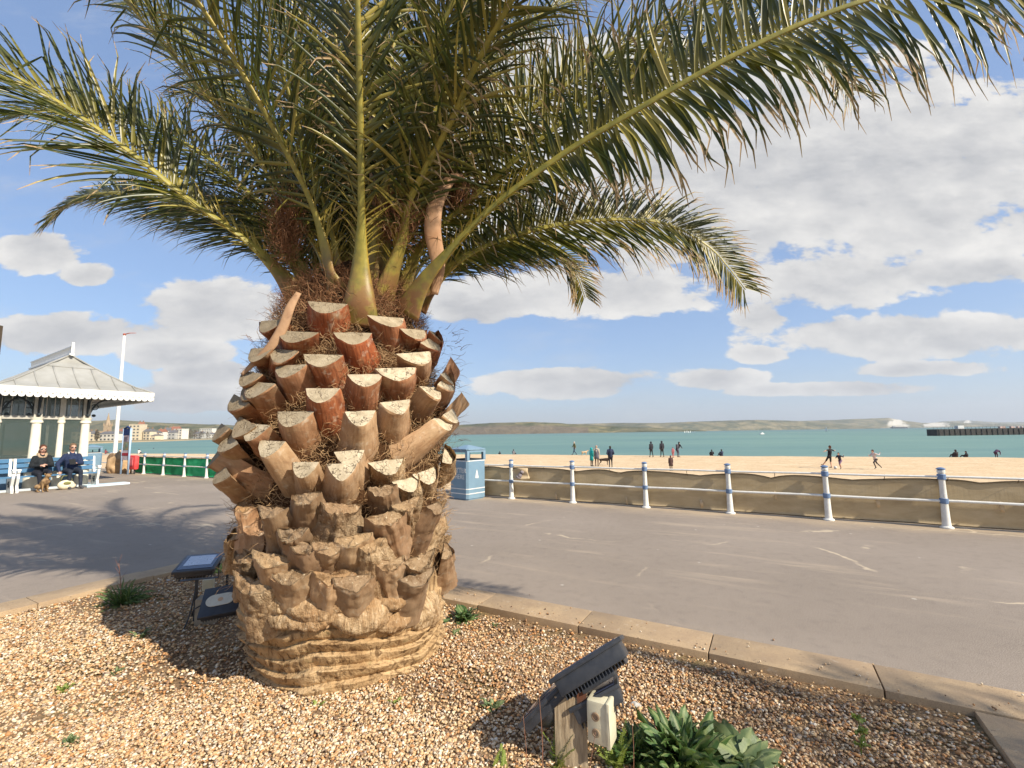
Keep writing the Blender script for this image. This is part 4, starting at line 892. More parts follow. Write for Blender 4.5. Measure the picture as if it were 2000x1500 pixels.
# pink bag and heap of netting behind the bin
pink = pm('pink_plastic', (.62, .2, .18), (.75, .42, .38), 8, .6, .1)
g = MB(); g.bbox(sn(-6.95, RAIL_N + .42, .46), (.34, .24, .2), .06, rz=.4); g.tube([sn(-7.05, RAIL_N + .42, .55), sn(-7.0, RAIL_N + .42, .68), sn(-6.88, RAIL_N + .42, .68), sn(-6.85, RAIL_N + .42, .55)], .018, 8)
g.bbox(sn(-6.95, RAIL_N + .42, .335), (.36, .26, .05), .015, rz=.4)
tag(shade_auto(g.build('bag', pink), 40), 'pink bag standing just beyond the rail to the right of the litter bin', 'bag')
dk = pm('dark_heap', (.16, .1, .06), (.3, .2, .12), 9, .95, .5)
def heap(name, c, r, mt, label, cat, seed, amp=.35):
    bm = bmesh.new(); bmesh.ops.create_icosphere(bm, subdivisions=4, radius=1)
    for v in bm.verts:
        k = 1 + amp * fbm(v.co, 1.5, 4, seed); v.co = Vector((v.co.x * r[0], v.co.y * r[1], max(-.02, v.co.z * r[2] + r[2] * .55))) * k
    me = bpy.data.meshes.new(name); bm.to_mesh(me); bm.free(); me.materials.append(mt); me.polygons.foreach_set('use_smooth', [True] * len(me.polygons))
    o = bpy.data.objects.new(name, me); col.objects.link(o); o.location = c; return tag(o, label, cat)
heap('netting_heap', sn(-7.0, RAIL_N + .42, .0), (.32, .22, .19), dk, 'dark heap of rolled netting under the pink bag by the bin', 'netting', 4)
# paper ties on the netting
for i, (s_, z_) in enumerate([(-4.25, .13), (-2.65, .12), (-1.2, .15), (.05, .38), (1.5, .33), (2.95, .36)]):
    g = MB(); w_ = random.uniform(.02, .045)
    g.tube([sn(s_, RAIL_N + .03, z_ + .07), sn(s_ + .01, RAIL_N + .02, z_), sn(s_ + .02, RAIL_N + .025, z_ - .08)], [w_ * .4, w_ * .8, w_ * .5], 6, flat=.15, up=(.489, .872, 0))
    tag(g.build('netting_tag', paler, None, True), 'pale knotted scrap on the tan netting, %s from the litter bin' % ('nearest', 'second', 'third', 'fourth', 'fifth', 'farthest')[i], 'scrap', 'knotted scraps on the netting')

# litter bins
bin_b = pm('bin_blue', (.16, .26, .35), (.19, .3, .39), 5, .45, .08, spec=.5)
bin_d = pm('bin_inside', (.03, .04, .05), (.05, .06, .07), 9, .8, 0)
def text_obj(body, size, mt, parent, M, name='lettering', ext=.002, align='CENTER'):
    cu = bpy.data.curves.new(name, 'FONT'); cu.body = body; cu.size = size; cu.extrude = ext; cu.align_x = align; cu.align_y = 'CENTER'; cu.space_line = .95
    to = bpy.data.objects.new(name, cu); col.objects.link(to); dg = bpy.context.evaluated_depsgraph_get()
    me = bpy.data.meshes.new_from_object(to.evaluated_get(dg)); bpy.data.objects.remove(to); me.transform(M); me.materials.clear(); me.materials.append(mt)
    o = bpy.data.objects.new(name, me); col.objects.link(o); o.parent = parent; return o
def litter_bin(loc, rz, label):
    t = empty('litter_bin', loc, rz, label, 'litter bin'); W = .31; ch = .045
    def oct_(w_): c_ = ch; return [(-w_ + c_, -w_), (w_ - c_, -w_), (w_, -w_ + c_), (w_, w_ - c_), (w_ - c_, w_), (-w_ + c_, w_), (-w_, w_ - c_), (-w_, -w_ + c_)]
    g = MB(); g.prism(oct_(W), .03, .92); 
    for sx, sy in ((1, 1), (1, -1), (-1, 1), (-1, -1)): g.bbox((sx * (W - .04), sy * (W - .04), 1.03), (.08, .08, .23), .012)
    for k in range(4):
        M_ = Matrix.Rotation(k * math.pi / 2, 4, 'Z'); g.M = M_; g.box((0, -W + .012, 1.13), (2 * W - .16, .02, .05))
    g.M = Matrix.Identity(4); g.prism(oct_(W - .02), 0, .03); shade_auto(g.build('body', bin_b, t), 30)
    g = MB(); g.prism(oct_(W - .035), .93, .945); g.box((0, 0, .99), (.03, .03, .1)); g.build('liner', bin_d, t)
    g = MB(); vs = [Vector((x * 1.05, y * 1.05, 1.158)) for x, y in oct_(W)] + [Vector((x * 1.05, y * 1.05, 1.185)) for x, y in oct_(W)] + [Vector((x * .1, y * .1, 1.275)) for x, y in oct_(W)]
    g.add(vs, [(r_ * 8 + k, r_ * 8 + (k + 1) % 8, (r_ + 1) * 8 + (k + 1) % 8, (r_ + 1) * 8 + k) for r_ in range(2) for k in range(8)] + [tuple(range(8))[::-1], tuple(range(16, 24))]); g.build('lid', bin_b, t)
    for z_ in (.895, .245, .135):
        g = MB(); n_ = 8; o1 = oct_(W + .003); o0 = oct_(W - .004)
        g.add([(x, y, z_ + dz) for dz in (0, .02) for x, y in o1] + [(x, y, z_ + dz) for dz in (0, .02) for x, y in o0], [(k, (k + 1) % 8, 8 + (k + 1) % 8, 8 + k) for k in range(8)] + [(8 + k, 8 + (k + 1) % 8, 24 + (k + 1) % 8, 24 + k) for k in range(8)] + [(k, 16 + k, 16 + (k + 1) % 8, (k + 1) % 8) for k in range(8)])
        g.build('stripe', white, t)
    F = Matrix.Translation((0.045, -W - .0025, .60)) @ Matrix.Rotation(R(90), 4, 'X')
    text_obj('LITTER\nHERE', .15, white, t, F)
    F2 = Matrix.Translation((0.045, -W - .0025, .735)) @ Matrix.Rotation(R(90), 4, 'X'); text_obj('YOUR', .05, white, t, F2)
    # white sail mark on the side faces
    for k in (1, 3):
        M_ = Matrix.Rotation(k * math.pi / 2, 4, 'Z'); g = MB(); out = [(-.05, 0), (.045, -.012), (.052, .02), (.012, .17), (-.0, .2), (-.03, .12)]
        g.prism(out, 0, .004, frame=M_ @ Matrix.Translation((0, -W - .001, .50)) @ Matrix.Rotation(R(90), 4, 'X')); g.build('sail_mark', white, t)
    return t
litter_bin(gp(912, 978) + Vector((-.02, .43, 0)), R(-41), 'light blue litter bin with white lettering just right of the palm trunk')
litter_bin(sn(-27.3, 8.85), R(-41), 'light blue litter bin with white bands behind the seated couple')

# flagpole, information totem and things around them on the left
pb = gp(222, 915); fl = empty('flagpole', (pb.x, pb.y, 0), 0, 'tall slim white flagpole rising beside the shelter roof', 'flagpole')
g = MB(); g.lathe([(.11, -1.4), (.11, .1), (.1, .2), (.085, 3), (.06, 7.0), (.02, 7.05)], n=12); shade_auto(g.build('pole', white, fl))
g = MB(); g.tube([(0, 0, 7.1), (.25, 0, 7.17), (.62, 0, 7.17)], [.03, .022, .012], 6); g.ball((0, 0, 7.1), .07); g.build('finial', pm('finial_red', (.5, .15, .1)), fl, True)
tb = sn(-24.45, 9.05); to = empty('information_sign', (tb.x, tb.y, 0), -.35, 'tall blue framed information sign with a navy header by the green netting', 'sign')
lb = pm('light_blue_frame', (.35, .5, .72), (.4, .55, .75), 8, .5, .05)
for x_ in (-.24, .24): g = MB(); g.tube([(x_, 0, 0), (x_, 0, 1.98)], .04, 10); g.build('post', lb, to, True)
g = MB(); g.bbox((0, 0, 1.25), (.42, .04, 1.3), .01); g.build('panel', pm('sign_panel', (.5, .38, .5), (.75, .72, .74), 4, .5, 0), to)
g = MB(); g.bbox((0, -.023, 1.83), (.42, .012, .28), .003); g.tube([(-.2, 0, 1.97), (0, 0, 2.05), (.2, 0, 1.97)], .04, 8); g.build('header', pm('navy_panel', (.03, .06, .2)), to)
g = MB(); g.bbox((.02, -.023, 1.22), (.34, .012, .34), .003); g.ball((.03, -.028, 1.25), (.09, .01, .1)); g.build('picture', pm('sign_picture', (.5, .3, .12), (.12, .3, .3), 7, .5, 0), to)
g = MB(); g.bbox((0, -.023, .86), (.42, .012, .12), .003); g.build('strip', pm('sign_red', (.5, .05, .07)), to)
g = MB()
for k in range(7): g.box((-.02 - .01 * (k % 3), -.0235, 1.62 - k * .032), (.30 - .05 * (k % 3), .01, .010))
g.build('small_print', pm('print_grey', (.3, .25, .33)), to)
rb = empty('lifebuoy_box', sn(-24.2, 9.25), -.35, 'red rescue equipment box low behind the information sign', 'rescue box')
redm = pm('red_box', (.62, .045, .05), (.75, .1, .1), 5, .5, .1)
g = MB(); g.bbox((0, 0, .5), (.5, .2, .62), .08); shade_auto(g.build('box', redm, rb)); g = MB(); g.bbox((0, -.11, .55), (.3, .02, .36), .01); g.build('door', pm('red_door', (.8, .2, .22)), rb)
g = MB(); g.tube([(.12, 0, 0), (.12, 0, .2)], .03, 8); g.tube([(-.12, 0, 0), (-.12, 0, .2)], .03, 8); g.build('stand', pm('dark_metal', (.04, .04, .045), None, 9, .5, .1), rb)
tc_ = pm('sandy_sacking', (.66, .45, .26), (.5, .33, .18), 4, .95, .4)
heap('folded_sacking', sn(-25.6, 9.3, 0), (.55, .3, .58), tc_, 'upright bundle of sandy sacking between the flagpole and the sign', 'sacking', 7, .3)
heap('folded_sacking', sn(-26.75, 9.5, 0), (.3, .25, .55), dk, 'dark brown bundle against the railing right of the far litter bin', 'sacking', 9, .25)
# dark timber post at the left edge of the view
dpost = empty('timber_post', (-9.50, 8.0, 0), 0, 'dark brown square post cut off by the left edge of the picture', 'post')
wd = pm('dark_timber', (.06, .045, .03), (.1, .075, .05), 6, .85, .4, stretch=(6, 6, 1))
g = MB(); g.bbox((-.0, 0, 1.55), (.26, .2, 3.1), .01); g.build('shaft', wd, dpost); g = MB(); g.bbox((0, 0, 3.37), (.3, .24, .54), .01); g.build('head', wd, dpost)

# ================================================================== THE SHELTER
u_, v_ = Vector((-.835, .55, 0)), Vector((.55, .835, 0)); P1 = Vector((-12.8, 16, 0))
sh = empty('promenade_shelter', P1 + u_ * 3 - v_ * 1.9, 0, 'ornate seaside shelter with a ridged lead roof, white valance and glazed screens', 'shelter'); SO = P1 + u_ * 3 - v_ * 1.9
def SP(a, t, z): return P1 + u_ * a + v_ * t + Vector((0, 0, z)) - SO
lead = pm('lead_roof', (.38, .375, .35), (.26, .255, .23), 1.6, .75, .25, spec=.3)
cream = pm('cream_paint', (.84, .8, .68), (.72, .66, .52), 6, .5, .05, spec=.4)
W_, LN = 3.8, 8.6; ZE = 3.13; ZR = 4.42
# bell-cast hipped roof: rings from eave up to the ridge
vs = []; fs = []; lev = [(0, 0, ZE), (.42, .42, ZE + .2), (1.0, 1.0, ZE + .62), (1.5, 1.5, ZE + 1.02), (1.9, 1.6, ZR)]
for inset_t, inset_a, z in lev:
    vs += [SP(inset_a, -inset_t, z), SP(inset_a, -W_ + inset_t, z), SP(LN - inset_a, -W_ + inset_t, z), SP(LN - inset_a, -inset_t, z)]
for r_ in range(4): fs += [(r_ * 4 + k, r_ * 4 + (k + 1) % 4, r_ * 4 + 4 + (k + 1) % 4, r_ * 4 + 4 + k) for k in range(4)]
fs.append((0, 3, 2, 1)); mesh_obj('roof', vs, fs, lead, sh)
def roof_z(d): return float(np.interp(d, [0, .42, 1.0, 1.5, 1.6], [ZE, ZE + .2, ZE + .62, ZE + 1.02, ZR]))
g = MB()
for k in range(1, 8):
    t = -W_ * k / 8; mx_ = min(abs(t), W_ - abs(t)); mx_ = min(mx_, 1.25)
    g.tube([SP(d, t, roof_z(d) + .012) for d in np.linspace(.02, mx_, 6)], .022, 6)
for sgn in (0, 1):
    for k in range(1, 17):
        a = LN * k / 17; mx_ = min(a, LN - a, 1.25)
        g.tube([SP(a, (-d if sgn == 0 else -W_ + d), roof_z(d) + .012) for d in np.linspace(.02, mx_, 6)], .022, 6)
g.tube([SP(1.25, -1.25, roof_z(1.25) + .01), SP(1.25, -W_ + 1.25, roof_z(1.25) + .01)], .02, 6)
for e0, e1 in ((0, -1), (-W_, 1)): g.tube([SP(d, e0 + e1 * min(1.9, d * (1 if d < 1.5 else 1 + (d - 1.5) * 1.87)), roof_z(d) + .01) for d in np.linspace(0, 1.6, 9)], .03, 6)
g.build('roof_roll', lead, sh, True)
# ridge cresting
g = MB(); r0, r1 = 1.45, LN - 1.45; rt = -W_ / 2
L_ = r1 - r0; cpt = SP((r0 + r1) / 2, rt, 0); an = math.atan2(u_.y, u_.x)
g.box(cpt + Vector((0, 0, ZR + .02)), (L_, .12, .06), rz=an); g.box(cpt + Vector((0, 0, ZR + .30)), (L_, .05, .035), rz=an)
for k in range(int(L_ / .11)):
    a = r0 + .06 + k * .11; g.tube([SP(a, rt, ZR + .04), SP(a + .03, rt, ZR + .17), SP(a, rt, ZR + .29)], .018, 5)
g.box(SP(r0 - .01, rt, ZR + .2), (.07, .07, .46), rz=an); g.build('ridge_crest', white, sh)
# fascia and scalloped valance
def valance(a0, t0, a1, t1):
    A, B_ = SP(a0, t0, 0), SP(a1, t1, 0); L_ = (B_ - A).length; d = (B_ - A).normalized(); nrm = d.cross(Vector((0, 0, 1)))
    M_ = Matrix((( d.x, 0, nrm.x, A.x), (d.y, 0, nrm.y, A.y), (0, 1, 0, 0), (0, 0, 0, 1)))
    out = [(0, ZE + .015), (L_, ZE + .015)]; n = max(2, int(L_ / .16)); low = []
    for k in range(n):
        for q, zz_ in ((0, -.22), (.18, -.285), (.5, -.30), (.82, -.285)): low.append((L_ * (k + q) / n, ZE + zz_))
    low.append((L_, ZE - .22)); g = MB(); g.prism(out + low[::-1], -.012, .012, frame=M_); g.build('valance', white, sh)
    g = MB(); 
    for k in range(n): # pierced shapes: small dark holes shown as recessed discs
        for q, zz_, r_ in ((.5, -.17, .028), (.0, -.13, .018)): g.M = M_; g.lathe([(r_, -.0145), (r_, .0145)], c=(0, 0, 0), n=8) if False else g.prism([(L_ * (k + q) / n + r_ * math.cos(a), ZE + zz_ + r_ * math.sin(a)) for a in np.linspace(0, 6.28, 9)[:-1]], -.0145, .0145)
    g.build('valance_piercing', pm('pierced_shadow', (.42, .42, .38)), sh)
valance(-.02, .0, -.02, -W_); valance(0, .02, LN, .02); valance(LN, -W_ - .02, 0, -W_ - .02)
g = MB(); cE = SP(LN / 2, -W_ / 2, ZE - .03); g.box(cE, (LN - .1, W_ - .1, .03), rz=an); g.build('soffit', pm('soffit_paint', (.36, .34, .3)), sh)
# end screen columns and glazed bays
COLT = [-2.7, -2.14, -1.55]; A0 = .8
colm = MB(); 
def column(t, r_): 
    c_ = SP(A0, t, 0); g = MB(); g.lathe([(r_ * 1.5, 0), (r_ * 1.5, .9), (r_ * 1.1, .95), (r_, 1.0), (r_ * .85, 2.05), (r_ * 1.15, 2.08), (r_ * 1.15, 2.12), (r_, 2.15), (r_ * 1.3, 2.25)], c=c_, n=14); shade_auto(g.build('column', cream, sh), 35)
    g = MB(); g.box(c_ + Vector((0, 0, 2.68)), (r_ * 1.5, r_ * 1.5, .88), rz=an); g.build('upper_post', pm('grey_frame', (.5, .48, .42)), sh)
for t, r_ in zip(COLT, (.13, .085, .125)): column(t, r_)
for t in (-3.55,): column(t, .1)
dadom = pm('dado_blue', (.10, .19, .32), (.14, .24, .36), 4, .5, .05)
greyf = MATS['grey_frame']
m, nt, b = newmat('glass', .04, .5); b.inputs['Base Color'].default_value = (.07, .1, .09, 1); b.inputs['Transmission Weight'].default_value = .0; b.inputs['Alpha'].default_value = .42; glassm = m
def bay(a0, t0, a1, t1, nm='screen', arch=True, greenish=False):
    A, B_ = SP(a0, t0, 0), SP(a1, t1, 0); L_ = (B_ - A).length; d = (B_ - A).normalized(); rz_ = math.atan2(d.y, d.x); c_ = (A + B_) / 2
    g = MB(); g.box(c_ + Vector((0, 0, .45)), (L_, .06, .9), rz=rz_); g.build('dado_panel', dadom, sh)
    g = MB()
    for z_, h_ in ((.94, .08), (2.24, .1), (ZE - .06, .08)): g.box(c_ + Vector((0, 0, z_)), (L_, .07, h_), rz=rz_)
    for x_ in (-L_ / 2 + .03, L_ / 2 - .03): g.box(c_ + d * x_ + Vector((0, 0, 1.98)), (.05, .062, 2.0), rz=rz_)
    if arch:
        for q in (-.17, .17): g.box(c_ + d * (q * L_) + Vector((0, 0, 2.66)), (.022, .03, .74), rz=rz_)
    fr = g.build('window_frame', greyf, sh)
    g = MB(); g.box(c_ + Vector((0, 0, 1.6)), (L_ - .08, .012, 1.2), rz=rz_); g.box(c_ + Vector((0, 0, 2.68)), (L_ - .08, .012, .78), rz=rz_); g.build('glass_pane', glassm, fr)
bay(A0, -2.7, A0, -2.14); bay(A0, -2.14, A0, -1.55); bay(A0, -3.55, A0, -2.7); bay(A0, -1.55, LN - .8, -1.55); bay(A0 + 2.6, -3.55, A0 + 2.6, -1.6); bay(A0 + .2, -2.4, LN - 1, -2.4)
# cast brackets
bk = pm('bracket_dark', (.035, .05, .06), (.05, .06, .07), 9, .5, .1, metallic=.3)
def bracket(t, d_, a=A0):
    c_ = SP(a, t, 0); dv = (u_ * d_[0] + v_ * d_[1]).normalized(); g = MB()
    pts = [c_ + dv * .06 + Vector((0, 0, 2.28)), c_ + dv * .12 + Vector((0, 0, 2.5)), c_ + dv * .3 + Vector((0, 0, 2.78)), c_ + dv * .62 + Vector((0, 0, 2.93))]; sp_, _ = spline(pts, 6); g.tube(sp_, .028, 8)
    g.box(c_ + dv * .075 + Vector((0, 0, 2.6)), (.05, .05, .7), rz=an); g.ball(c_ + dv * .19 + Vector((0, 0, 2.33)), (.06, .05, .05))
    cc = c_ + dv * .2 + Vector((0, 0, 2.62)); g.tube([cc + dv * (.09 * math.cos(x)) + Vector((0, 0, .09 * math.sin(x))) for x in np.linspace(0, 6.28, 14)], .016, 6); g.build('bracket', bk, sh, True)
bracket(-1.55, (0, 1)); bracket(-1.55, (-1, 0)); bracket(-2.7, (-1, 0)); bracket(-2.7, (0, -1)); bracket(-3.55, (-1, 0)); bracket(-3.55, (0, -1)); bracket(-3.55, (0, 1))
# plinth
g = MB(); g.bbox(SP(LN / 2, -2.5, .035), (LN - 1.1, 2.6, .07), .01, rz=an); g.build('plinth', pm('plinth_paint', (.5, .56, .6), (.6, .64, .66), 3, .8, .1), sh)
# bench against the end screen
seatc = P1 + u_ * (.8 - .45) + v_ * -2.2
bn = empty('bench', seatc, math.atan2(v_.y, v_.x), 'blue slatted bench with curved white iron ends against the shelter', 'bench')   # local x = along, -y... faces -u
# local frame: x along v, y = rotate90(v) = (-.835,.55) = u  -> front is -y
benchb = pm('bench_blue', (.06, .17, .3), (.09, .2, .34), 6, .5, .1)
g = MB()
for k in range(4): g.bbox((0, -.2 + k * .1, .45), (1.75, .085, .035), .006)
g.build('seat', benchb, bn)
g = MB()
for k in range(3): g.bbox((0, .24 + .02 * k, .62 + k * .15), (1.75, .03, .12), .006)
g.build('backrest', benchb, bn)
for x_ in (-.9, .9):
    g = MB(); out = [(-.32, .0), (.34, .0), (.34, .06), (.28, .1), (.30, .45), (.36, .95), (.31, .98), (.22, .6), (.1, .44), (-.02, .42), (-.26, .43), (-.28, .62), (-.34, .66), (-.36, .60), (-.31, .56), (-.31, .42), (-.22, .2), (-.32, .06)]
    g.prism(out, -.03, .03, frame=Matrix.Translation((x_, 0, 0)) @ Matrix.Rotation(R(90), 4, 'Z') @ Matrix.Rotation(R(90), 4, 'X') if False else Matrix(((0, 0, 1, x_), (1, 0, 0, 0), (0, 1, 0, 0), (0, 0, 0, 1))))
    g.bbox((x_, -.26, .66), (.09, .22, .05), .012)
    e_ = g.build('bench_end', white, bn); g = MB(); g.tube([(x_ + (-.035), -.02 + .11 * math.cos(a) * (1 - a / 12), .23 + .11 * math.sin(a) * (1 - a / 12)) for a in np.linspace(0, 9, 30)], .014, 6); g.build('scroll', bk, e_, True)
# second bench round the corner (left), mostly the curved end and blue seat
c2 = P1 + u_ * (.35) + v_ * -4.1
b2_ = copy_tree(bn); b2_.location = c2; b2_['label'] = 'second blue bench at the left edge, left of the seated woman in black'
# pale blue painted step at the corner
g = MB(); g.bbox((0, 0, .03), (1.1, .5, .06), .01); o = g.build('painted_step', pm('step_blue', (.4, .6, .75), (.7, .75, .75), 3, .7, .1)); o.location = gp(208, 948); o.rotation_euler = (0, 0, math.atan2(v_.y, v_.x)); tag(o, 'low pale blue painted step beside the bench', 'step')
# ================================================================== PEOPLE AND DOGS
def remeshed(bm_parts, voxel, smooth=2):
    me = bpy.data.meshes.new('tmp'); bm = bmesh.new()
    for kind, a, b2, r1, r2 in bm_parts:
        a = Vector(a); b2 = Vector(b2) if b2 is not None else a
        if kind == 'cap':
            d = b2 - a; L = d.length; q = d.to_track_quat('Z', 'Y').to_matrix().to_4x4() if L > 1e-6 else Matrix.Identity(4)
            g = MB(); n = 12; prof = []
            for i in range(5): an = math.pi / 2 * i / 4; prof.append((max(.0005, r1 * math.sin(an)), -r1 * math.cos(an)))
            for i in range(5): an = math.pi / 2 * i / 4; prof.append((max(.0005, r2 * math.cos(an)), L + r2 * math.sin(an)))
            g.M = Matrix.Translation(a) @ q; g.lathe(prof, n=n)
        else:
            g = MB(); g.ball(a, r1, 2, rot=r2 if r2 else None)
        vs = [bm.verts.new(v) for v in g.v]
        for f in g.f: bm.faces.new([vs[i] for i in f])
    bmesh.ops.recalc_face_normals(bm, faces=bm.faces); bm.to_mesh(me); bm.free()
    o = bpy.data.objects.new('tmp', me); col.objects.link(o)
    r = o.modifiers.new('r', 'REMESH'); r.mode = 'VOXEL'; r.voxel_size = voxel; s = o.modifiers.new('s', 'SMOOTH'); s.iterations = smooth; s.factor = .5
    dg = bpy.context.evaluated_depsgraph_get(); out = bpy.data.meshes.new_from_object(o.evaluated_get(dg)); bpy.data.objects.remove(o); return out
def cmat(name, c): return pm(name, c, tuple(x * .72 for x in c), 14, .85, .15, .004)
SKINM = cmat('person_skin', (.62, .36, .26))
def lerp(a, b2, t): return Vector(a).lerp(Vector(b2), t)
# poses: facing -Y, metres for a 1.72 m adult; (hip, chest, neck, head) and limbs L/R
def pose(kind):
    P = dict(hip=(0, 0, .93), chest=(0, 0, 1.28), neck=(0, 0, 1.48), head=(0, -.015, 1.61),
             shL=(.18, 0, 1.42), elL=(.23, .02, 1.14), haL=(.24, -.06, .88), shR=(-.18, 0, 1.42), elR=(-.23, .02, 1.14), haR=(-.24, -.06, .88),
             hpL=(.09, 0, .9), knL=(.1, -.01, .49), anL=(.1, .02, .08), toL=(.11, -.15, .035), hpR=(-.09, 0, .9), knR=(-.1, -.01, .49), anR=(-.1, .02, .08), toR=(-.11, -.15, .035))
    if kind == 'walk': P.update(knL=(.09, -.15, .5), anL=(.09, -.3, .1), toL=(.09, -.46, .06), knR=(-.09, .02, .48), anR=(-.09, .33, .12), toR=(-.09, .2, .035), elL=(.22, .1, 1.15), haL=(.22, .05, .9), elR=(-.22, -.1, 1.15), haR=(-.2, -.28, .98))
    if kind == 'stride': P.update(knL=(.09, -.08, .49), anL=(.09, -.16, .08), toL=(.09, -.32, .04), knR=(-.09, .04, .48), anR=(-.09, .17, .1), toR=(-.09, .03, .035))
    if kind == 'pockets': P.update(elL=(.28, .06, 1.14), haL=(.17, -.1, .98), elR=(-.28, .06, 1.14), haR=(-.17, -.1, .98))
    if kind == 'run': P.update(hip=(0, .05, .88), chest=(0, -.08, 1.2), neck=(0, -.15, 1.39), head=(0, -.19, 1.53), shL=(.17, -.13, 1.34), shR=(-.17, -.1, 1.34), elL=(.25, .15, 1.22), haL=(.22, .3, 1.4), elR=(-.24, -.22, 1.12), haR=(-.15, -.42, 1.2),
        hpL=(.09, .04, .85), knL=(.1, -.28, .6), anL=(.1, -.1, .2), toL=(.1, -.24, .1), hpR=(-.09, .06, .85), knR=(-.1, .25, .52), anR=(-.1, .6, .25), toR=(-.1, .68, .12))
    if kind == 'kick': P.update(chest=(0, .06, 1.27), neck=(0, .1, 1.46), head=(0, .08, 1.6), shL=(.18, .08, 1.4), shR=(-.18, .08, 1.4), elL=(.42, .1, 1.36), haL=(.64, .05, 1.28), elR=(-.4, .12, 1.3), haR=(-.6, .05, 1.35), knL=(.1, -.22, .55), anL=(.1, -.5, .22), toL=(.1, -.64, .24))
    if kind == 'sit': P.update(hip=(0, .0, .54), chest=(0, .06, .87), neck=(0, .05, 1.1), head=(0, .01, 1.25), shL=(.155, .05, 1.0), shR=(-.155, .05, 1.0), elL=(.23, -.0, .75), haL=(.1, -.26, .74), elR=(-.23, .0, .75), haR=(-.08, -.26, .74),
        hpL=(.1, -.02, .53), knL=(.12, -.45, .52), anL=(.13, -.5, .09), toL=(.14, -.67, .04), hpR=(-.1, -.02, .53), knR=(-.12, -.45, .52), anR=(-.12, -.42, .09), toR=(-.12, -.58, .04))
    if kind == 'ground': P.update(hip=(0, .0, .13), chest=(0, .04, .48), neck=(0, .02, .67), head=(0, -.02, .8), shL=(.18, .02, .62), shR=(-.18, .02, .62), elL=(.25, -.14, .4), haL=(.1, -.36, .42), elR=(-.25, -.14, .4), haR=(-.1, -.36, .42),
        hpL=(.1, -.03, .12), knL=(.13, -.38, .42), anL=(.12, -.6, .1), toL=(.13, -.74, .04), hpR=(-.1, -.03, .12), knR=(-.13, -.38, .42), anR=(-.12, -.6, .1), toR=(-.13, -.74, .04))
    if kind == 'bend': P.update(hip=(0, .12, .85), chest=(0, -.18, 1.05), neck=(0, -.36, 1.05), head=(0, -.48, .98), shL=(.17, -.3, 1.04), shR=(-.17, -.3, 1.04), elL=(.2, -.38, .76), haL=(.12, -.44, .5), elR=(-.2, -.38, .76), haR=(-.12, -.44, .5), hpL=(.09, .12, .84), hpR=(-.09, .12, .84), knL=(.1, .0, .47), knR=(-.1, .0, .47))
    return {k: Vector(v) for k, v in P.items()}
